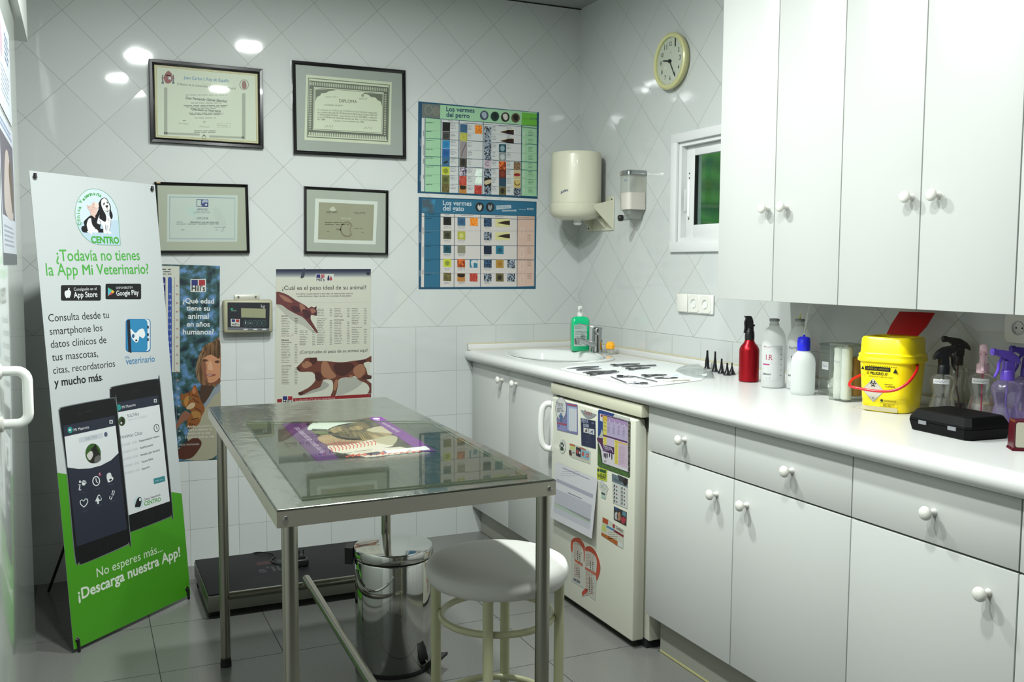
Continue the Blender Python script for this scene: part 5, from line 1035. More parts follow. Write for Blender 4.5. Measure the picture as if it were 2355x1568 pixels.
s = fsheet(1335, 942); edge0(s, [(556, 314), (620, 330), (700, 350), (834, 396), (790, 440), (740, 464), (690, 466), (640, 440), (590, 380)], '#9aa0a2', .002)
s.text('Corberó', 622, 388, 752, '#a04a48', 1, .01, .2, 1.5, yr=418)
bd_ = s.build('maker_badge_print', fd, recalc=False)
s = fsheet(1335, 961); edge0(s, [(562, 456), (814, 506), (822, 984), (780, 975), (576, 925)], '#1c2447'); s.text('PREVEX', 578, 530, 694, '#b5bfd6', 1, .01, .2, 1.7, yr=552); s.micro(750, 530, 808, 560, 2, '#8f9bc0', 1); s.text('DOSIS', 612, 604, 704, '#c9cfe0', 1, .03, yr=618)
for a in ((612, 618, 700, 700), (708, 634, 798, 726)): s.poly([(a[0], a[1]), (a[2], a[1]+20), (a[2], a[3]+22), (a[0], a[3])], '#d9dad8', 1)
s.blob([(640, 690), (650, 660), (672, 645), (675, 690)], '#6a5248', 2); s.blob([(726, 720), (740, 680), (780, 670), (770, 700), (776, 735), (745, 705)], '#5f6f98', 2)
for i in range(8): s.line([(592, 740+24*i), (808, 786+24*i)], 2, '#39446f', 1); s.micro(650, 752+24*i, 760, 764+24*i, 1, '#5f5a70', 1, .5)
fplace(s, 'fridge_magnet', 'dark navy magnet below the silver badge of the fridge')
s = fsheet(1375, 941)
edge0(s, [(862, 330), (880, 310), (1400, 460), (1418, 540), (1408, 1460), (1390, 1480), (870, 1290), (852, 1260)], '#2a3f22'); s.poly([(862, 330), (880, 312), (1150, 385), (960, 560), (935, 700), (870, 790), (858, 800)], '#1f3f86', 1); s.poly([(1150, 385), (1400, 460), (1410, 520), (1300, 480), (1120, 430)], '#cfd3cc', 1); s.poly([(895, 380), (940, 390), (940, 520), (895, 498)], '#dfe0dc', 2); s.poly([(908, 392), (940, 398), (938, 440), (908, 432)], '#a02f4a', 3); s.blob([(870, 780), (900, 740), (930, 650), (945, 800)], '#b9c0b0', 2)
GRS = spk('grass', '#263f1c', '#4a6a2c', 200); s.poly([(855, 900), (920, 1220), (1380, 1375), (1408, 1450), (1390, 1478), (872, 1288), (854, 1258)], GRS, 1); s.poly([(1370, 520), (1416, 550), (1410, 1440), (1372, 1380)], spk('dog_coat', '#1c1a1a', '#6f6a60', 150), 1)
fplace(s, 'fridge_magnet', 'large blue and green magnet with a dog photo, behind the purple dosing table')
s = Sheet(on('x', FX-.0032, 1376, 950), (0, -1, 0), (0, 0, -1)).zoom(1260, 900, 7.4667)
edge0(s, [(944, 392), (1370, 512), (1372, 1380), (940, 1225), (912, 1010), (840, 790), (944, 800)], '#dcd6dc', .0016)
s.poly([(944, 392), (1370, 512), (1366, 860), (948, 736)], '#b9accc', 1); s.poly([(944, 392), (1370, 512), (1368, 530), (946, 408)], '#5a2f60', 2); s.poly([(950, 412), (1018, 432), (1014, 516), (950, 498)], '#d8b21f', 2); s.poly([(950, 500), (1014, 518), (1012, 755), (950, 735)], '#dccf5f', 2); s.poly([(1018, 432), (1366, 532), (1366, 600), (1018, 505)], '#a98fb9', 2)
for i in range(4): x = 1055+86*i; s.poly([(x, 480+i*26), (x+14, 500+i*26), (x+4, 520+i*26)], '#ece6f0', 3); s.micro(x-30, 600+i*18, x+20, 710+i*22, 6, '#8f84a0', 3, .35); s.micro(x-24, 545+i*22, x+20, 580+i*22, 2, '#8f84a0', 3, .35)
for y in (540, 600, 670): s.text('Peso', 962, y, 1000, '#6f6a2c', 3, .01)
s.poly([(946, 736), (1366, 860), (1364, 888), (944, 765)], '#5a2f60', 2); s.poly([(840, 790), (944, 800), (946, 1000), (900, 900), (850, 850)], '#55204f', 1)
s.poly([(950, 770), (1012, 790), (1010, 925), (950, 908)], '#dccf5f', 2); s.poly([(1012, 800), (1138, 835), (1136, 958), (1010, 924)], '#cbbdd6', 2); s.poly([(944, 905), (1140, 962), (1138, 1080), (942, 1020)], '#4a1f56', 3); s.text('Metacam', 956, 975, 1084, '#e0d6e6', 4, .03, 0, 1.6, yr=1012); s.line([(1090, 975), (1120, 1050)], 9, '#e0d6e6', 4); s.micro(956, 990, 1080, 1020, 2, '#a98fb9', 4)
s.poly([(1146, 830), (1212, 848), (1206, 1255), (1144, 1235)], '#dccf5f', 2); s.poly([(1212, 850), (1362, 895), (1364, 1318), (1206, 1265)], '#cfb9cc', 2); s.poly([(1146, 842), (1362, 905), (1362, 925), (1146, 866)], '#d8b84a', 3)
for i in range(16): s.micro(1225, 935+20*i, 1352, 946+20*i, 1, '#a08a9f', 3, .4); s.rect(1165, 895+22*i, 1180, 902+22*i, '#8a8238', 3)
for x, h in ((960, 40), (985, 60), (1010, 55), (1050, 42), (1090, 80)): s.blob([(x, 1060), (x+18, 1055+h*.3), (x+16, 1080+h), (x+2, 1085+h)], '#3f3550', 3)
s.micro(960, 1180, 1020, 1215, 3, '#7f7a86', 3)
fplace(s, 'dosing_table_magnet', 'purple and yellow dosing table magnet on top of the large dog magnet')
s = fsheet(1285, 1010); s.ell(250, 942, 56, 124, '#c9ccc4', 0, 32); s.ell(248, 940, 52, 118, '#e0e3dc', 1, 32)
for x, y, r in ((210, 935, -12), (228, 895, -4), (250, 895, 4), (268, 925, 12)): s.ell(x, y, 10, 26, '#22352a', 2, rot=r)
s.blob([(214, 1000), (225, 950), (250, 945), (272, 990), (264, 1015), (222, 1010)], '#2f3f2c', 2); s.ring(248, 940, 42, 100, 4, '#6f7a70', 2, a0=-110, a1=-20)
fplace(s, 'fridge_magnet', 'small white oval magnet with a black paw print')
s = fsheet(1308, 1020); edge0(s, [(376, 890), (468, 912), (700, 1000), (732, 1030), (728, 1244), (420, 1135), (362, 1095)], '#cfd2c4')
s.poly([(376, 890), (468, 920), (466, 950), (374, 920)], '#c4603f', 1); s.poly([(380, 926), (464, 950), (462, 1005), (376, 985)], '#cdd77f', 1); s.blob([(362, 1010), (400, 1015), (412, 1100), (370, 1085)], '#4a2f22', 1); s.text('dibra', 420, 1060, 468, '#3f4540', 1, .02, yr=1074)
s.poly([(484, 946), (568, 980), (566, 1134), (482, 1098)], '#1c1f33', 1); s.ell(510, 1035, 20, 36, '#b54a3a', 2); s.ell(548, 1052, 10, 22, '#d9dad8', 2)
s.poly([(545, 950), (652, 990), (650, 1012), (545, 975)], '#c4603f', 2); s.poly([(574, 985), (712, 1040), (708, 1180), (574, 1130)], '#7fb4c6', 1); s.ell(604, 1072, 22, 38, '#c4584a', 2); s.ell(682, 1100, 24, 36, '#c4584a', 2); s.line([(664, 1100), (700, 1108)], 8, '#e0dcd6', 3); s.line([(480, 1110), (705, 1195)], 5, '#c4805f', 2); s.ring(640, 1085, 10, 14, 3, '#dfe6e8', 2)
fplace(s, 'fridge_magnet', 'pale magnet with round red symbols on a light blue panel')
s = fsheet(1373, 1075); edge0(s, [(842, 1296), (1015, 1345), (1012, 1546), (842, 1498)], '#c6d23a'); s.poly([(895, 1325), (1000, 1355), (1000, 1410), (895, 1380)], '#2f5a2c', 1); s.ell(868, 1350, 20, 28, '#3a3f5a', 1); s.poly([(900, 1400), (1000, 1425), (1000, 1440), (900, 1416)], '#7a8a1f', 1); s.text('91 865 42 87', 850, 1445, 1004, '#2a3a1f', 1, .04, yr=1485); s.text('91 653 05', 860, 1480, 990, '#2a3a1f', 1, .04, yr=1515)
fplace(s, 'fridge_magnet', 'yellow and green magnet with black phone numbers')
Z2 = (1260, 1050, 4.6118)
s = fsheet(1405, 1088).zoom(*Z2); edge0(s, [(678, 176), (848, 240), (844, 552), (690, 490)], '#d3d6d0'); s.poly([(678, 176), (848, 240), (846, 330), (680, 262)], '#6f7f86', 1); s.poly([(740, 190), (848, 236), (846, 290), (760, 260)], '#3a3c40', 2); s.ell(822, 268, 24, 40, '#2a1f1e', 3); s.text('Hospital', 700, 250, 780, '#4a5560', 3, .01, yr=276)
for r in range(5):
    for k, x in enumerate((690, 770)): y = 300+40*r+k*26; s.micro(x, y, x+34, y+30, 3, '#6f747c', 1, .4); s.poly([(x+12, y-6), (x+22, y-2), (x+22, y+16), (x+12, y+12)], '#25272c', 2); s.poly([(x+36, y+8), (x+46, y+12), (x+46, y+30), (x+36, y+26)], '#25272c' if r % 2 else '#6f2a3a', 2)
fplace(s, 'fridge_magnet', 'white magnet with a grey photo strip and rows of small figures')
s = fsheet(1378, 1108).zoom(*Z2); edge0(s, [(545, 262), (580, 255), (628, 300), (642, 335), (618, 400), (612, 452), (564, 432), (572, 370), (545, 320)], '#d0d4ca'); s.line([(560, 290), (600, 350), (630, 320), (590, 300), (560, 330)], 4, '#8f979a', 1); s.poly([(566, 372), (606, 392), (604, 412), (568, 394)], '#3f4a52', 1); s.poly([(566, 400), (610, 420), (610, 448), (566, 430)], '#b3d3c3', 1)
fplace(s, 'fridge_magnet', 'small white cut-out magnet below the yellow and green one')
s = fsheet(1412, 1164).zoom(*Z2); edge0(s, [(700, 525), (836, 590), (830, 735), (698, 665)], '#39352f'); s.poly([(704, 530), (744, 548), (742, 575), (704, 556)], '#2a4a7a', 1); s.blob([(710, 600), (735, 590), (740, 660), (712, 660)], '#b9bcba', 1); s.blob([(735, 610), (765, 590), (770, 670), (740, 670)], '#b08468', 1); s.poly([(790, 575), (832, 595), (830, 640), (790, 620)], '#5f8a9a', 1); s.blob([(775, 650), (800, 640), (826, 655), (824, 690), (802, 712), (780, 690)], '#b03a4a', 2)
fplace(s, 'fridge_magnet', 'dark photo magnet with a red heart badge')
s = fsheet(1385, 1188).zoom(*Z2); edge0(s, [(578, 635), (640, 660), (700, 706), (806, 774), (796, 978), (566, 832)], '#cfd2c2'); s.poly([(582, 640), (640, 672), (636, 724), (580, 694)], '#b5522c', 1); s.poly([(576, 712), (620, 735), (616, 800), (572, 780)], '#c9d27a', 1); s.poly([(622, 726), (700, 768), (698, 790), (622, 748)], '#4f86b4', 1); s.poly([(700, 770), (802, 832), (802, 858), (700, 794)], '#8f2f3a', 1); s.text('Comfortis', 722, 762, 794, '#4a2a2c', 1, .02, .15, 1.5, yr=806); s.poly([(568, 800), (740, 895), (738, 945), (566, 832)], '#b5662c', 1); s.poly([(742, 898), (796, 926), (794, 972), (740, 942)], '#d9dcd6', 2); s.blob([(690, 715), (712, 725), (704, 760), (688, 745)], '#9a3a34', 2)
s.micro(640, 790, 790, 880, 4, '#a08f7a', 1, .25)
fplace(s, 'fridge_magnet', 'orange and cream magnet low down beside the heart-shaped one')
s = fsheet(1317, 1235).zoom(*Z2)
edge0(s, [tuple(p) for p in smooth([(242, 950), (250, 890), (290, 858), (340, 870), (385, 930), (396, 968), (420, 950), (465, 958), (515, 1020), (548, 1110), (556, 1190), (540, 1260), (516, 1310)], 4)]+[(500, 1524), (425, 1465), (360, 1480), (358, 1440), (385, 1395), (320, 1360), (245, 1310)], '#c7c9bd', .001)
s.poly([tuple(p) for p in smooth([(242, 950), (250, 890), (290, 858), (340, 870), (385, 930), (392, 990), (388, 1100), (380, 1105), (378, 1000), (340, 930), (290, 900), (268, 920), (262, 1000), (250, 1010)], 4, True)], '#bf5238', 1)
s.poly([tuple(p) for p in smooth([(396, 968), (420, 950), (465, 958), (515, 1020), (548, 1110), (556, 1190), (540, 1260), (516, 1310), (512, 1230), (520, 1130), (505, 1060), (450, 1010), (400, 1000)], 4, True)], '#bf5238', 1)
s.poly([(285, 1080), (370, 1135), (370, 1165), (285, 1110)], '#c0654c', 1); s.poly([(395, 1165), (512, 1235), (512, 1265), (395, 1192)], '#c0654c', 1); s.poly([(358, 1440), (395, 1395), (425, 1408), (420, 1430), (370, 1480)], '#c04a38', 2)
for a in ((274, 915, 372, 1080, 14), (280, 1130, 370, 1280, 12), (400, 1015, 512, 1160, 12), (400, 1205, 506, 1470, 20)): s.micro(a[0], a[1], a[2], a[3], a[4], '#b08a7c', 2, .35)
for x, y0, n_ in ((314, 1000, 5), (336, 1030, 5), (306, 1180, 4), (328, 1200, 5), (450, 1110, 5), (474, 1115, 5), (438, 1280, 8), (464, 1300, 8)):
    for i in range(n_): s.rect(x, y0+20*i, x+7, y0+12+20*i, '#2c2a2c', 3)
s.text('vet·plus', 270, 1310, 342, '#4a4f66', 3, .03, 0, 1.2, yr=1345)
fplace(s, 'heart_magnet', 'heart-shaped orange magnet low on the fridge door near the stool')
# taped paper chart, its lower edge lifting off the door
t = thing('paper_chart', 'white printed table on paper hung on the fridge door, its foot curling outward', 'paper', on('x', FX-.003, 1282, 1075), 'magnets on the fridge door')
s = Sheet(on('x', FX-.004, 1278, 1061), (0, -1, 0), (0, 0, -1)).zoom(*Z2); PAP = '#d6d6da'
s.poly([(84, 52), (528, 238), (514, 864), (70, 635)], PAP, 0)
for i in range(4): s.poly([(160-20*i, 112+22*i), (445-30*i, 236+14*i), (445-30*i, 246+14*i), (160-20*i, 124+22*i)], '#9c9cac', 1) if i == 0 else s.micro(170-12*i, 130+22*i, 420-20*i, 140+22*i+0, 1, '#a9a9b8', 1, .5)
s.poly([(104, 228), (496, 400), (492, 440), (102, 262)], '#a9a9b8', 1); s.poly([(230, 372), (382, 440), (382, 450), (230, 384)], '#8f8f9c', 1)
s.poly([(102, 335), (488, 510), (484, 690), (100, 480)], '#b9bac4', 1); s.poly([(100, 480), (486, 660), (484, 705), (100, 520)], '#a9bfa6', 1); s.poly([(100, 520), (484, 705), (482, 770), (98, 580)], '#c3c4cc', 1)
for i in range(18): s.line([(104, 345+13*i), (486, 520+13*i)], 2, '#c9cad2', 2)
for i in range(14): x = 110+28*i; s.line([(x, 342+12.6*i), (x-2, 580+13*i)], 1.6, '#cfd0d6', 2)
o = s
# bend: push the lower edge away from the door
vv = []
for p in o.v:
    p = Vector(p); k = (p-s.O).dot(s.V); vv.append(tuple(p+s.N*(.085*k)))
o.v = vv; o.build('sheet_print', t, recalc=False)

# ---------------------------------------------------------------- on the worktop
ZT = ZCT+.0006
class Wrap(Sheet):
    """a label wrapped round an upright cylinder; a = metres along the wall of the cylinder, b = metres down from the top"""
    def __init__(s, c, r, zt, th): MB.__init__(s); s.c, s.r, s.zt, s.th, s.z = Vector(c), r, zt, th, None
    def at(s, a, b, l=0.):
        t = s.th+a/s.r; r = s.r+.0003+l*.00012; return Vector((s.c.x+r*math.cos(t), s.c.y+r*math.sin(t), s.zt-b))
    def band(s, x0, y0, x1, y1, c, l=0, n=14):
        m = ink(c) if isinstance(c, str) else c; q = [s.at(x0+(x1-x0)*i/n, y, l) for y in (y0, y1) for i in range(n+1)]
        return s.add(q, [(i, i+1, n+2+i, n+1+i) for i in range(n)], m, True)
    def slab(s, *a): pass
def to_cam(x, y): return math.atan2(CAM.y-y, CAM.x-x)
LEFT = Vector((-CR.x, -CR.y, 0)).normalized()

# green hand gel with pump
gx, gy, gz = -.180, -.355, ZT+.0115
t = thing('hand_gel_bottle', 'green gel bottle with white pump and label, behind the tap', 'bottle', (gx, gy, gz))
ga = to_cam(gx, gy)+.25; e1 = Vector((-math.sin(ga), math.cos(ga), 0)); e2 = Vector((math.cos(ga), math.sin(ga), 0)); gc = Vector((gx, gy, 0))
def rr(w_, d_, z, r=.012):
    P = []
    for sx, sy, a0 in ((1, 1, 0), (-1, 1, 90), (-1, -1, 180), (1, -1, 270)):
        for i in range(5): q = math.radians(a0+22.5*i); P.append(gc+e1*(sx*(w_/2-r)+r*math.cos(q))+e2*(sy*(d_/2-r)+r*math.sin(q))+Vector((0, 0, z)))
    return P
GEL = M('green_gel', '#0fae74', .18, coat=.3)
o = MB(); o.loft([rr(.082, .048, gz), rr(.088, .052, gz+.004), rr(.088, .052, gz+.14), rr(.084, .048, gz+.154), rr(.07, .04, gz+.163), rr(.032, .03, gz+.168, .012)], GEL); o.build('body', t)
o = MB(); o.lathe([(.0145, .168), (.0145, .184), (.011, .186), (.008, .189), (.008, .20), (.012, .203), (.012, .214), (.008, .218), (0, .218)], WPLAST, (gx, gy, gz), seg=20)
o.cyl(gc+Vector((0, 0, gz+.209)), gc+LEFT*.012-e2*-.03+Vector((0, 0, gz+.204)), .005, WPLAST, 10); o.build('pump', t)
s = Sheet(gc+e2*.0266-e1*.036+Vector((0, 0, gz+.128)), e1, (0, 0, -1)); s.rect(0, 0, .064, .105, '#c3d3cc', 0); s.rect(0, 0, .064, .022, '#b4c9c0', 1)
s.micro(.004, .004, .05, .02, 3, '#7f948c', 2); s.micro(.004, .028, .06, .06, 4, '#93a59d', 2); s.ell(.045, .06, .012, .012, '#8a9c94', 2); s.text('ASEPTIC', .010, .084, .05, '#2a3a36', 2, .03); s.micro(.006, .09, .05, .1, 1, '#8a9c94', 2); s.build('label_print', t)

# mixer tap
tx, ty, tz = -.135, -.445, ZT+.011
t = thing('mixer_tap', 'chrome single-lever mixer tap on the rim of the corner basin', 'tap', (tx, ty, tz)); sd_ = Vector((-.97, -.10, 0)).normalized()
b0 = Vector((tx, ty, tz)); TAPC = M('tap_chrome', '#a9abac', .12, 1.)
o = MB(); o.lathe([(.029, 0), (.029, .006), (.026, .02), (.0235, .05), (.0225, .075), (.022, .082)], TAPC, b0, seg=30)
sp_ = [b0+sd_*.005+Vector((0, 0, .028)), b0+sd_*.045+Vector((0, 0, .044)), b0+sd_*.085+Vector((0, 0, .057)), b0+sd_*.118+Vector((0, 0, .066))]
o.tube(smooth(sp_, 5), [.020-.0085*i/15 for i in range(16)], TAPC, 16, flat=.8); o.build('body', t)
o = MB(); o.cyl(b0+sd_*.119+Vector((0, 0, .071)), b0+sd_*.117+Vector((0, 0, .044)), .0125, TAPC, 18); o.build('aerator', t)
o = MB(); o.lathe([(.0215, .082), (.0225, .086), (.0225, .108), (.0205, .115), (0, .117)], TAPC, b0, seg=26)
o.loft([[b0+sd_*a+Vector((-sd_.y, sd_.x, 0))*w_+Vector((0, 0, z+dz)) for w_, dz in ((-h, 0), (h, 0), (h*.8, .005), (-h*.8, .005))] for a, h, z in ((-.02, .018, .112), (.03, .015, .120), (.075, .010, .130), (.112, .007, .136))], TAPC, False)
o.build('lever', t)
o = MB(); o.lathe([(.007, 0), (.007, .005), (.004, .007)], BLACK, b0-sd_*.022+Vector((0, 0, .052)), -sd_, 14); o.build('lift_knob', t)

# little yellow cap on its white foot
yx, yy = -.085, -.487
t = thing('squeeze_dropper', 'small yellow-orange rubber piece on a clear foot, on the basin rim beside the tap', 'dropper', (yx, yy, ZT+.011))
o = MB(); o.loft([[Vector((yx, yy, ZT+.0255))+Vector((math.cos(a)*r*1.2, math.sin(a)*r, z)) for a in (2*math.pi*i/8 for i in range(8))] for r, z in ((.013, 0), (.019, .004), (.020, .02), (.014, .034), (.009, .037))], M('yellow_rubber', '#e9a323', .4), False); o.build('cap', t)
o = MB(); o.lathe([(.017, .011), (.017, .024), (.013, .0255)], clear('clear_foot', '#eef0ee', .08, .05, .35), (yx, yy, ZT+.0005), seg=18); o.build('foot', t)

# paper drape with blue marks under the instruments
t = thing('paper_drape', 'white paper drape with faint blue marks spread under the surgical instruments', 'drape', (-.35, -1.15, ZT))
P = [(-.612, -.975), (-.52, -.89), (-.43, -.835), (-.20, -.815), (-.035, -.80), (-.035, -.85), (-.035, -1.05), (-.035, -1.225), (-.15, -1.36), (-.29, -1.505), (-.45, -1.56), (-.612, -1.60), (-.615, -1.4), (-.618, -1.15)]
o = MB(); n = len(P); zz = [ZT+.0012+.0012*math.sin(i*2.7) for i in range(n)]
DRP = M('drape_paper', '#e9eceb', .6); g, nz = noise_bump(DRP, 14, .35, .01, 3); cr = g.n('ShaderNodeValToRGB'); n2 = g.n('ShaderNodeTexNoise'); n2.inputs['Scale'].default_value = 11; n2.inputs['Detail'].default_value = 1
g.l(g.n('ShaderNodeNewGeometry').outputs['Position'], n2.inputs['Vector']); cr.color_ramp.elements[0].position = .70; cr.color_ramp.elements[1].position = .78; cr.color_ramp.elements[0].color = rgb('#cccfce'); cr.color_ramp.elements[1].color = rgb('#a3c0da'); g.l(n2.outputs[0], cr.inputs[0]); g.l(cr.outputs[0], g.b.inputs['Base Color'])
c_ = (-.33, -1.16, ZT+.001); o.add([(x, y, z) for (x, y), z in zip(P, zz)]+[c_]+[(x, y, ZT+.0002) for x, y in P], [(i, (i+1) % n, n) for i in range(n)]+[(i, (i+1) % n, n+1+(i+1) % n, n+1+i) for i in range(n)], DRP)
o.build('sheet', t)
ST2 = M('instrument_steel', '#7e7f83', .28, 1.)
ZI = ZT+.0052
def ipx(x, y): p = on('z', ZI, 1280+x/5.607, 780+y/5.607); return Vector((p.x, p.y, ZI))
def ring2(o, c, d, a, b, m=None):
    n_ = Vector((-d.y, d.x, 0)); o.tube([c+d*a*math.cos(q)+n_*b*math.sin(q) for q in (2*math.pi*i/18 for i in range(18))], .0023, m or ST2, 6, True)
def scissors(p, tip, lab, nm='haemostat', bend=None, spread=.011, cat='surgical instrument'):
    p, tip = ipx(*p), ipx(*tip); d = ((ipx(*bend) if bend else tip)-p); L = d.length; d.normalize(); n_ = Vector((-d.y, d.x, 0))
    t = thing(nm, lab, cat, (p.x, p.y, ZT), 'surgical instruments laid on the drape')
    piv = p+d*L*.56
    for k, sg in enumerate((1, -1)):
        o = MB(); c = p+n_*spread*sg+d*.006; dz = Vector((0, 0, .0016*(1 if sg > 0 else -1)))
        ring2(o, c+dz, d, .0125, .0085)
        o.tube([c+d*.012-n_*.002*sg+dz, p+d*L*.3+n_*spread*.45*sg+dz, piv+dz], [.0021, .0022, .0032], ST2, 8)
        q = [piv+dz, piv+d*(L*.22)-n_*.001*sg+dz*.6, p+d*L*.98+dz*.2]
        if bend: q += [ipx(*bend)*.5+tip*.5+dz*.2, tip+dz*.2]
        o.tube(q, [.0038, .0034, .0024]+([.0023, .0022] if bend else []), ST2, 8, flat=.7); o.build('half', t)
    o = MB(); o.lathe([(.0034, -.004), (.0034, .004), (.0015, .0048)], ST2, piv, seg=12); o.build('pivot_screw', t)
    return t
def tweezers(a, b, lab, w_):
    a, b = ipx(*a), ipx(*b); d = (b-a).normalized(); L = (b-a).length; n_ = Vector((-d.y, d.x, 0)); t = thing('tweezers', lab, 'surgical instrument', (a.x, a.y, ZT), 'surgical instruments laid on the drape')
    for sg in (1, -1):
        o = MB(); prof = [(0, .001, .001), (L*.25, .0022, .004), (L*.55, w_, .0052), (L*.85, w_*.8, .0035), (L, w_*.55, .001)]
        o.loft([[a+d*x+n_*(sg*off)+n_*(.0006*q)+Vector((0, 0, h*zz_)) for q, zz_ in ((-1, -1), (1, -1), (1, 1), (-1, 1))] for x, h, off in prof], ST2, False); o.build('arm', t)
tweezers((135, 377), (545, 352), 'long fine-tipped tweezers, closest of the instruments to the basin front', .0042)
tweezers((582, 380), (256, 395), 'broad-handled tweezers lying just in front of the fine-tipped tweezers', .0046)
scissors((735, 410), (330, 428), 'slim straight clamp lying between the broad tweezers and a curved clamp')
scissors((430, 452), (803, 413), 'curved clamp with upturned tip, nearest the worktop edge below the tweezers', bend=(760, 428))
scissors((735, 335), (1078, 316), 'straight clamp at the back of the drape, handle rings toward the basin')
scissors((1240, 336), (830, 354), 'large ring-handled clamp pointing toward the basin, at the back of the drape', spread=.014)
scissors((930, 384), (1210, 365), 'short straight clamp lying just in front of the large ring-handled clamp')
scissors((800, 478), (1295, 545), 'angled ear forceps with its shaft pointing to the drape front corner', 'ear_forceps', (1020, 482))
scissors((1150, 565), (703, 483), 'angled ear forceps nearest the worktop edge, its shaft pointing to the tweezers', 'ear_forceps', (900, 561))
scissors((1135, 472), (1425, 458), 'small scissors beside the clear bag, rings toward the angled forceps', 'scissors')
scissors((1530, 498), (1255, 498), 'slim scissors in front of the small scissors, tips toward the angled forceps', 'scissors')
# ivory plastic clamp
p, q = ipx(1400, 528), ipx(1710, 516); d = (q-p).normalized(); n_ = Vector((-d.y, d.x, 0)); IV = M('ivory_plastic', '#dcdccb', .4); L = (q-p).length
t = thing('plastic_clamp', 'ivory plastic clamp lying in front of the clear bag', 'clamp', (p.x, p.y, ZT), 'surgical instruments laid on the drape')
for sg in (1, -1):
    o = MB(); ring2(o, p+n_*.012*sg+d*.012, d, .014, .009, IV); o.tube([p+n_*.008*sg+d*.024, p+d*L*.6+n_*.003*sg, q+n_*.002*sg], [.003, .0042, .003], IV, 8); o.build('half', t)
# clear bag with small plastic fittings
p0 = on('z', ZT+.004, 1560, 850); t = thing('clear_bag', 'crumpled clear plastic bag holding small fittings, beside the black ear cones', 'bag', (-.16, -1.22, ZT))
o = MB(); q = [on('z', ZT+.003, *u) for u in ((1553, 852), (1580, 846), (1612, 846), (1640, 858), (1642, 870), (1600, 868), (1575, 862))]
def tilt(p): return Vector((min(p.x, -.035), p.y, p.z))
q = [tilt(p) for p in q]; cc = sum(q, Vector())/7
r1 = [p+Vector((0, 0, .012+.006*math.sin(i*2.3)))-(p-cc)*.15 for i, p in enumerate(q)]; r2 = [cc+(p-cc)*.5+Vector((0, 0, .022+.005*math.cos(i*3.1))) for i, p in enumerate(q)]
o.loft([q, r1, r2], clear('clear_film', '#fafcfc', .05, .12, .05), False); o.build('film', t)
for k, (u, v) in enumerate(((1605, 861), (1616, 863), (1628, 862), (1592, 859))):
    o = MB(); p = on('z', ZT+.0075, u, v); p.x = min(p.x, -.05); o.cyl(p, p+Vector((.012, -.022+.01*k, .004)), .0055, clear('clear_fitting', '#e9ecec', .12, .1, .3), 10); o.build('fitting', t)
# ear cones
for i, (u, v, h, r, lab) in enumerate(((1626, 850, .080, .0062, 'tallest black ear cone, first of the row from the basin side'), (1644, 855, .083, .0050, 'tall slim black ear cone, second of the row from the basin side'), (1659, 859, .060, .0052, 'middle-height black ear cone, third of the row from the basin side'), (1672, 863, .049, .0050, 'short black ear cone, fourth of the row from the basin side'), (1683, 861, .047, .0034, 'short narrow black ear cone, last of the row nearest the red bottle'))):
    p = on('z', ZT, u, v); k = min(1., (CAM.x+.05)/(CAM.x-p.x)) if p.x > -.05 else 1.; p = CAM+(p-CAM)*k; p.z = ZT
    t = thing('ear_cone', lab, 'ear cone', p, 'black ear cones beside the clear bag')
    o = MB(); o.lathe([(.0145, .0005), (.0148, .004), (.0125, .007), (.0098, .012), (.0062 if i else .0085, h*.45), (r*.78, h*.75), (r*.68, h), (r*.45, h), (r*.45, h-.004)], M('black_gloss', '#101014', .25), p, seg=22); o.build('cone', t)
    o = MB(); o.lathe([(.0148, .0002), (.0149, .0025), (.0146, .003)], M('cone_rim', '#55565a', .3), p, seg=22); o.build('rim', t)

# red spray bottle
def prof_bottle(R, h, rn, hn, sh=.75):
    return [(R*.9, 0), (R, .003), (R, h*sh), (R*.96, h*sh+(h-h*sh)*.22), (R*.82, h*sh+(h-h*sh)*.5), (R*.58, h*sh+(h-h*sh)*.76), (rn*1.1, h), (rn, h+.003), (rn, hn)]
c = Vector((-.145, -1.598, ZT)); t = thing('red_spray_bottle', 'metallic red aluminium spray bottle with black trigger head', 'bottle', c)
o = MB(); o.lathe(prof_bottle(.0365, .152, .016, .158, .76), M('red_anodised', '#a01420', .3, .75), c, seg=36); o.build('body', t)
o = MB(); o.lathe([(.0175, .155), (.0178, .17), (.0165, .186), (.014, .19), (.0125, .2)], BLACK, c, seg=24)
o.loft([[c+d_*a+Vector((-LEFT.y, LEFT.x, 0))*w_+Vector((0, 0, z)) for a, w_ in ((-1, -1), (1, -1), (1, 1), (-1, 1)) for a, w_ in ((a*.012+sh_, w_*.009),)] for sh_, z in ((0, .185), (.0, .205), (.002, .225), (.006, .238), (.010, .243)) for d_ in (LEFT,)], BLACK, True); o.build('spray_head', t)
o = MB(); o.tube(smooth([c+LEFT*.008+Vector((0, 0, .238)), c+LEFT*.017+Vector((0, 0, .222)), c+LEFT*.016+Vector((0, 0, .2)), c+LEFT*.019+Vector((0, 0, .18))], 4), .0045, BLACK, 8); o.box(c.x-.004-LEFT.x*.014, c.y-.004-LEFT.y*.014, c.z+.205, c.x+.004-LEFT.x*.014, c.y+.004-LEFT.y*.014, c.z+.212, BLACK, .002); o.build('trigger', t)

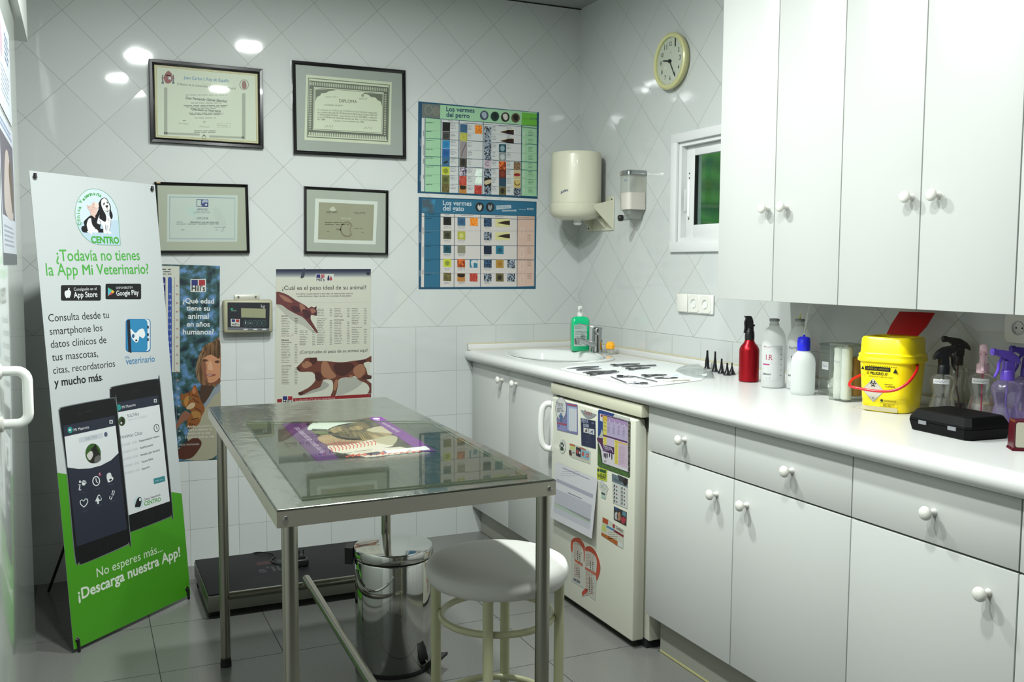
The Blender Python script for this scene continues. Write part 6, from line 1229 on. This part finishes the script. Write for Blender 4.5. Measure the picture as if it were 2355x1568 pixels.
# infusion bottles
MILK = clear('milky_plastic', '#f8faf9', .05, .08, .8)
def infusion(c, R, h, lab, big, bigc, extra):
    c = Vector(c); t = thing('infusion_bottle', lab, 'bottle', c, 'infusion bottles under the cupboards'); th_ = to_cam(c.x, c.y)
    o = MB(); o.lathe([(R*.86, 0), (R*.98, .004), (R, .01), (R, h*.70), (R*.93, h*.77), (R*.72, h*.84), (R*.42, h*.89), (R*.37, h*.90)], MILK, c, seg=36); o.build('body', t)
    o = MB(); o.lathe([(R*.83, .003), (R*.94, .008), (R*.94, h*.30), (0, h*.30)], clear('saline', '#eef1f1', .02, .05, .06), c, seg=30); o.build('liquid', t)
    o = MB(); o.lathe([(R*.44, h*.90), (R*.46, h*.905), (R*.40, h*.92), (R*.36, h*.965)], clear('neck_plastic', '#eceeec', .08, .08, .6), c, seg=26); o.build('neck', t)
    o = MB(); o.lathe([(R*.42, h*.962), (R*.43, h*.965), (R*.43, h*.995), (R*.38, h)], M('grey_cap', '#77787c', .5), c, seg=26); o.build('cap', t)
    s = Wrap(c, R, c.z+h*.62, th_-.12); W2 = R*.95; H2 = h*.50
    s.band(-W2, 0, W2, H2, '#e3e5e4', 0); s.micro(-W2*.85, H2*.02, W2*.2, H2*.18, 5, '#a9a4a8', 1, .35)
    s.text(big, -W2*.58, H2*.42, W2*(.05 if len(big) < 3 else .62), bigc, 1, .006, 0, 1.15); s.micro(-W2*.85, H2*.46, W2*.5, H2*.54, 2, '#b5b5b9', 1, .35)
    if extra: s.band(-W2*.92, H2*.535, -W2*.2, H2*.575, '#c03a8a', 1, 5); s.text('Ringer Lactato', -W2*.9, H2*.06, -W2*.1, '#b04a5a', 2)
    else: s.text('FisioVet', -W2*.9, H2*.08, W2*.1, '#55595f', 2)
    s.micro(-W2*.9, H2*.62, -W2*.1, H2*.72, 2, '#8a8a90', 1, .4); s.text('B.BRAUN', -W2*.92, H2*.86, -W2*.1, '#24252c', 1, .03, 0, 1.1); s.micro(-W2*.5, H2*.92, -W2*.1, H2*.97, 1, '#2b2c33', 1, .7)
    for k in range(6): s.rect(W2*.78, H2*(.1+.15*k), W2*.94, H2*(.112+.15*k), '#33343a', 1)
    s.build('label_print', t); return t
infusion((-.172, -1.765, ZT), .0405, .243, 'clear infusion bottle labelled LR, beside the red spray bottle', 'LR', '#b0305a', True)
t = infusion((-.122, -1.838, ZT), .0395, .245, 'clear infusion bottle labelled NaCl, half behind the blue-capped bottle', 'NaCl', '#2b2e36', False)
o = MB(); c = Vector((-.122, -1.838, ZT+.246)); o.cyl(c, c+Vector((.001, 0, .018)), .0012, M('needle_hub', '#c9cf4a', .4), 8); o.cyl(c, c+Vector((0, 0, .007)), .004, M('needle_hub'), 10, .0025); o.build('needle', t)
# wash bottle with blue cap
c = Vector((-.20, -1.948, ZT)); t = thing('wash_bottle', 'translucent wash bottle with bright blue cap and long thin spout', 'bottle', c); BLC = M('blue_cap', '#1d22c8', .35)
o = MB(); o.lathe([(.036, 0), (.039, .004), (.0395, .012), (.0395, .105), (.037, .122), (.028, .136), (.020, .143), (.020, .15)], clear('squeeze_plastic', '#f0f4f2', .04, .25, .8), c, seg=36); o.build('body', t)
o = MB(); o.lathe([(.0205, .146), (.0215, .148), (.0215, .178), (.0205, .18), (.0205, .188), (.015, .192), (.004, .193), (.004, .199), (0, .199)], BLC, c, seg=28); o.build('cap', t)
o = MB(); o.tube([c+Vector((0, 0, .197)), c+Vector((.004, -.002, .23)), c+Vector((.012, -.008, .30))], [.0028, .0026, .0018], clear('spout_tube', '#e9ece9', .06, .1, .55), 8); o.build('spout', t)
# two clear square jars
def jar(c, w_, h, lab, tilt_, fill):
    c = Vector(c); t = thing('acrylic_jar', lab, 'jar', c, 'clear square jars of dressings'); m = clear('jar_acrylic', '#eef1ec', .07, .03, .04)
    def sq(k, z, r=.006):
        P = []
        for sx, sy, a0 in ((1, 1, 0), (-1, 1, 90), (-1, -1, 180), (1, -1, 270)):
            for i in range(4): q = math.radians(a0+30*i); x, y = sx*(k/2-r)+r*math.cos(q), sy*(k/2-r)+r*math.sin(q); P.append(c+Vector((x*math.cos(tilt_)-y*math.sin(tilt_), x*math.sin(tilt_)+y*math.cos(tilt_), z)))
        return P
    o = MB(); o.loft([sq(w_, 0), sq(w_, h)], m, False, True); o.build('walls', t)
    o = MB(); o.loft([sq(w_+.003, h*.965), sq(w_+.003, h)], clear('jar_rim', '#b9bfb4', .25, .1, .35), False, False); o.build('rim', t)
    fill(c, t, sq); return t
COT = M('cotton', '#eceeec', .9); noise_bump(COT, 60, .9, .02, 6)
def fluff(c, t, pts, nm):
    for dx, dy, z, r in pts:
        bm = bmesh.new(); bmesh.ops.create_icosphere(bm, subdivisions=3, radius=r)
        for v in bm.verts: k = 1+.16*math.sin(v.co.x*310+z*90)+.13*math.sin(v.co.y*270+1)+.1*math.sin(v.co.z*330); v.co = v.co*k+c+Vector((dx, dy, z))
        o = MB(); bm.verts.index_update(); o.add([v.co for v in bm.verts], [[v.index for v in f.verts] for f in bm.faces], COT, True); bm.free(); o.build(nm, t)
def fill1(c, t, sq):
    fluff(c, t, [(-.012, -.01, .027, .018), (.010, .012, .028, .019), (-.004, -.014, .046, .016)], 'cotton_ball')
def fill2(c, t, sq):
    GZ = M('gauze', '#e9ebe8', .9); noise_bump(GZ, 300, .5, .003)
    o = MB()
    for k, (dx, dy, r) in enumerate(((-.017, .017, .0165), (-.017, -.017, .017), (.017, .016, .0165))):
        o = MB(); o.lathe([(r*.8, .004)]+[(r*(1-.06*((i+k) % 3 == 0)), .008+.0155*i) for i in range(11)]+[(r*.9, .168), (r*.5, .171), (0, .170)], GZ, c+Vector((dx, dy, 0)), seg=20); o.build('gauze_roll', t)
    o = MB(); q = sq(.0712, 0); o.box(c.x+.003, c.y-.0362, c.z+.015, c.x+.034, c.y-.003, c.z+.14, M('ochre_card', '#b98a3a', .7), .006); o.build('ochre_card', t)
t1 = jar((-.115, -2.002, ZT), .072, .172, 'clear square jar with a few cotton balls at its bottom', 0, fill1)
s = Sheet((-.1525, -1.985, ZT+.112), (0, -1, 0), (0, 0, -1)); s.rect(0, 0, .03, .026, '#e6e8e8', 0); s.line([(.005, .015), (.009, .012), (.011, .017), (.014, .013), (.017, .017), (.02, .013), (.023, .016)], .0012, '#5a62b8', 1); s.build('label_print', t1)
t2 = jar((-.172, -2.118, ZT), .078, .182, 'clear square jar packed with white gauze rolls, against the yellow bucket', 0, fill2)
s = Sheet((-.2118, -2.098, ZT+.138), (0, -1, 0), (0, 0, -1)); s.line([(.002, .016), (.006, .008), (.008, .016), (.012, .01), (.016, .018), (.02, .01), (.024, .016), (.03, .01)], .0013, '#6a6a9c', 1); s.build('handwriting_print', t2)

# yellow sharps bucket
c = Vector((-.195, -2.325, ZT)); t = thing('sharps_bucket', 'yellow sharps bucket with red carrying handle and open red flap', 'bucket', c); YL = M('yellow_plastic', '#f0d800', .32, coat=.2); RD = M('red_plastic', '#c8141c', .3, coat=.2)
def se(hx, hy, z, p=4., n=44):
    out = []
    for i in range(n):
        a = 2*math.pi*i/n; ca, sa = math.cos(a), math.sin(a); out.append(c+Vector((hx*math.copysign(abs(ca)**(2/p), ca), hy*math.copysign(abs(sa)**(2/p), sa), z)))
    return out
o = MB(); o.loft([se(.067, .067, 0), se(.070, .070, .003), se(.079, .079, .138), se(.079, .079, .150)], YL); o.build('body', t)
o = MB(); o.loft([se(.082, .082, .146), se(.086, .086, .149), se(.086, .086, .157), se(.084, .084, .160), se(.084, .084, .164), se(.085, .085, .168), se(.080, .080, .172), se(.079, .079, .176), se(.0775, .0775, .214), se(.073, .073, .220), se(.066, .066, .221), se(.062, .062, .217), se(.060, .060, .196)], YL); o.build('lid', t)
o = MB(); hx = c+Vector((.052, -.005, .222))
o.loft([[hx+Vector((0, y, 0)) for y in (-.045, .05)]+[hx+Vector((.004, y, 0)) for y in (.05, -.045)], [hx+Vector((.042, y, .028)) for y in (-.052, .055)]+[hx+Vector((.046, y, .026)) for y in (.055, -.052)], [hx+Vector((.100, y, .066)) for y in (-.052, .055)]+[hx+Vector((.104, y, .063)) for y in (.055, -.052)]], RD, False)
o.build('red_flap', t)
hp = smooth([c+Vector((-.03, .081, .100)), c+Vector((-.06, .094, .088)), c+Vector((-.088, .09, .072)), c+Vector((-.098, .06, .068)), c+Vector((-.100, 0, .065)), c+Vector((-.098, -.05, .072)), c+Vector((-.085, -.082, .095)), c+Vector((-.05, -.090, .125)), c+Vector((-.015, -.081, .142))], 5)
o = MB(); o.tube(hp, .0042, RD, 10); o.build('carrying_handle', t)
fx = .070/.079
s = Sheet(c+Vector((-.0796, .068, .145)), (0, -1, 0), (-.0, 0, -1))
tl = .0087/.135; s.V = Vector((tl, 0, -1)).normalized(); s.N = s.V.cross(s.U).normalized(); W3 = .136
def yl(b): return b
s.O = s.O+s.N*.0006
for i in range(16): s.rect(.012+i*.0066, .008, .0155+i*.0066, .0095, '#2b2a10', 1)
s.poly([(.008, .022), (.013, .010), (.018, .022)], '#15150c', 1); s.poly([(.104, .026), (.111, .012), (.118, .026)], '#15150c', 1)
s.rect(.020, .011, .096, .023, '#15150c', 1); s.text('LIMITE DE LLENADO', .025, .0198, .091, '#b8a60a', 2, .01)
s.text('/// PELIGRO ///', .024, .035, .088, '#1d1c0c', 1, .03, .0, 1.15); s.text('UN 3291', .008, .040, .022, '#1d1c0c', 1, .02); s.text('RESIDUOS CLÍNICOS, N.E.P.', .033, .0425, .104, '#33300f', 1, .005)
s.poly([(.045, .046), (.079, .082), (.045, .118), (.011, .082)], '#e9e4d2', 1); s.line([(.045, .048), (.077, .082), (.045, .116), (.013, .082), (.045, .048)], .0007, '#8a8672', 2)
for k in range(3):
    a = math.radians(90+120*k); ctr = (.045+.0058*math.cos(a), .062-.0058*math.sin(a)); s.ring(*ctr, .0052, .0052, .0024, '#1d1c22', 2, 16, -a*180/math.pi+50, -a*180/math.pi+310)
s.ring(.045, .062, .0062, .0062, .0014, '#1d1c22', 3, 20); s.text('6', .0432, .1075, .0472, '#2a2a33', 2, .01)
s.rect(.078, .060, .104, .0612, '#1d1c0c', 1); s.text('5 LITROS', .082, .0695, .11, '#1d1c0c', 1, .03)
s.ell(.071, .110, .004, .004, '#1d4a3a', 1); s.text('SANIMARKER', .078, .1125, .114, '#2b2a10', 1, .02); s.frame(.066, .117, .118, .128, .0006, '#4a4510', 1); s.micro(.074, .119, .114, .127, 3, '#6a6210', 1, .4)
s.rect(.008, .1215, .062, .1225, YL, 0); s.rect(.010, .1295, .118, .142, '#e9dfb4', 1)
s.build('label_print', t)

t.rotation_euler.z = math.radians(20)
# spray bottles behind the black case
def spray(c, R, h, lab, head, d, liq=None, lv=.2, body='clear_pet', bcol='#e9eae6', label=None, milk=.05, hh=.06, straw='#c9cbc6'):
    c = Vector(c); t = thing('spray_bottle', lab, 'bottle', c, 'spray bottles behind the black case'); d = Vector(d).normalized(); n_ = Vector((-d.y, d.x, 0)); U = Vector((0, 0, 1))
    o = MB(); o.lathe([(R*.8, 0), (R*.95, .003), (R, .012), (R*.98, h*.22), (R*.80, h*.42), (R*.74, h*.50), (R*.82, h*.60), (R*.97, h*.74), (R, h*.80), (R*.93, h*.89), (R*.65, h*.96), (R*.38, h)], clear(body, bcol, .08, .03, milk), c, seg=36); o.build('body', t)
    if liq:
        o = MB(); o.lathe([(R*.76, .003), (R*.93, .008), (R*.95, h*lv), (0, h*lv)], M('liquid_'+liq[1:], liq, .1), c, seg=28); o.build('liquid', t)
    o = MB(); o.tube([c+U*(h*1.0), c+U*(h*.5)+d*.002, c+U*.012-d*R*.4], .0022, M('straw_'+straw[1:], straw, .35), 8); o.build('dip_tube', t)
    o = MB(); o.lathe([(R*.44, h*.975), (R*.46, h*.98), (R*.45, h+.02), (R*.40, h+.024), (R*.30, h+.026)], head, c, seg=24); o.build('collar', t)
    b = c+U*(h+.022); o = MB()
    def sec(p, w_, v_, ax): return [p+n_*w_*i+ax*v_*j for i, j in ((-1, -1), (1, -1), (1, 1), (-1, 1), )]
    o.loft([[b+d*a+n_*w_*i for a, i in ((-.012, -1), (.012, -1), (.012, 1), (-.012, 1)) for w_ in (.0095,)], [b+U*hh*.45+d*(a-.001)+n_*.0095*i for a, i in ((-.013, -1), (.010, -1), (.010, 1), (-.013, 1))]], head, False)
    o.loft([[b+d*x+n_*w_*i+U*z for i, z in ((-1, z0), (1, z0), (1, z1), (-1, z1))] for x, w_, z0, z1 in ((-.032, .006, hh*.28, hh*.42), (-.02, .010, hh*.38, hh*.66), (.0, .011, hh*.42, hh*.86), (.022, .010, hh*.60, hh*.92), (.036, .008, hh*.72, hh*.94))], head, False)
    o.lathe([(.0085, 0), (.0095, .002), (.0095, .012), (.006, .014)], head, b+d*.036+U*hh*.83, d, 16); o.build('spray_head', t)
    o = MB(); o.tube(smooth([b+d*.014+U*hh*.62, b+d*.026+U*hh*.35, b+d*.028+U*hh*.05, b+d*.038-U*hh*.28], 4), [.005]*9+[.0045, .004, .004, .003], head, 8, flat=.7); o.build('trigger', t)
    if label:
        s = Wrap(c, R*1.0, c.z+h*.885, to_cam(c.x, c.y)-.15); w2, h2 = R*.62, h*.11; s.band(-w2, 0, w2, h2, '#d9dbd8', 0)
        s.line([(-w2*.8, h2*.65), (-w2*.6, h2*.35), (-w2*.5, h2*.7), (-w2*.3, h2*.4), (-w2*.1, h2*.65), (w2*.1, h2*.4), (w2*.3, h2*.7), (w2*.5, h2*.4), (w2*.8, h2*.5)], .0012, label, 1); s.build('label_print', t)
    return t
DG_ = M('dark_grey_plastic', '#1c1e22', .35); BR_ = M('brown_grey_plastic', '#2f2c28', .4); PK = M('pink_white_plastic', '#e3bfc8', .35); PP = M('purple_plastic', '#5a3fb0', .3, coat=.2); PD = M('deep_purple_plastic', '#3f2c86', .3)
spray((-.160, -2.478, ZT), .036, .125, 'clear spray bottle with black trigger and handwritten label, next to the yellow bucket', DG_, -LEFT*.9+Vector((.2, .1, 0)), label='#4a4a9c', straw='#4a4a4c')
spray((-.060, -2.442, ZT), .030, .145, 'clear spray bottle with a dark grey trigger and dark red liquid, at the back', BR_, LEFT, liq='#2a0a10', lv=.22, straw='#6a1420')
t = spray((-.105, -2.562, ZT), .037, .135, 'clear spray bottle with pink and white head and pink liquid', PK, Vector((math.cos(to_cam(-.105, -2.562)), math.sin(to_cam(-.105, -2.562)), 0)), liq='#c01f4a', lv=.14, label='#55565c', straw='#c2185a')
spray((-.193, -2.708, ZT), .038, .135, 'purple tinted spray bottle with violet trigger head, beside the end of the black case', PP, LEFT*.95+Vector((0, -.15, 0)), body='purple_pet', bcol='#cfc4e6', milk=.12, straw='#8f7fc0')
spray((-.070, -2.672, ZT), .036, .135, 'purple tinted spray bottle with deep purple head, cut by the photo edge', PD, LEFT, body='purple_pet', bcol='#cfc4e6', milk=.12, straw='#8f7fc0')

# black case
t = thing('instrument_case', 'small black hinged case with two grey latches in front of the spray bottles', 'case', (-.34, -2.69, ZT)); CS = M('case_plastic', '#030304', .55, spec=.18); noise_bump(CS, 500, .3, .001)
A0, B0, C0 = Vector((-.414, -2.584, ZT)), Vector((-.428, -2.788, ZT)), Vector((-.262, -2.770, ZT)); ex, ey = (B0-A0), None; ex.normalize(); ey = Vector((-ex.y, ex.x, 0)); ey = ey if ey.x > 0 else -ey; LW, LD = .205, .150; og = A0
def cq(e, z): return [og+ex*a+ey*b+Vector((0, 0, z)) for a, b in ((e, e*.9+.012), (e+.012, e*.9), (LW-e-.012, e*.9), (LW-e, e*.9+.012), (LW-e, LD-e*.9-.012), (LW-e-.012, LD-e*.9), (e+.012, LD-e*.9), (e, LD-e*.9-.012))]
o = MB(); o.loft([cq(.007, 0), cq(.005, .003), cq(0, .026)], CS, False); o.build('base', t)
o = MB(); o.loft([cq(0, .0272), cq(.001, .034), cq(.012, .054), cq(.016, .056)], CS, False); o.build('lid', t)
for a in (.045, .142): o = MB(); p = og+ex*a; o.loft([[p+ex*k+Vector((-.0022, 0, z)) for k, z in ((0, .020), (.026, .020), (.026, .0295), (0, .0295))], [p+ex*k+Vector((.002, 0, z)) for k, z in ((0, .020), (.026, .020), (.026, .0295), (0, .0295))]], M('latch_grey', '#77797d', .4), False); o.build('latch', t)
# red-edged block
t = thing('red_edged_box', 'small box with dark red edges and cream face at the worktop end of the photo', 'box', (-.41, -2.93, ZT))
p = Vector((-.424, -2.908, ZT)); u_ = Vector((.80, -.60, 0)); v_ = Vector((.60, .80, 0)); DR = M('dark_red_edge', '#4c0c18', .35, coat=.3)
def bq(e, f, z): return [p+u_*a+v_*b+Vector((0, 0, z)) for a, b in ((e, f), (.085-e, f), (.085-e, .045), (e, .045))]
o = MB(); o.loft([bq(-.002, -.003, 0), bq(-.001, -.002, .003), bq(.001, 0, .006), bq(.002, 0, .066), bq(.004, .003, .070)], DR, False); o.build('shell', t)
s = Sheet(p+u_*.002-v_*.0006+Vector((0, 0, .07)), u_, (0, 0, -1)); s.rrect(.003, .003, .08, .062, .006, '#e9e6d0', 1); s.build('face_panel', t)
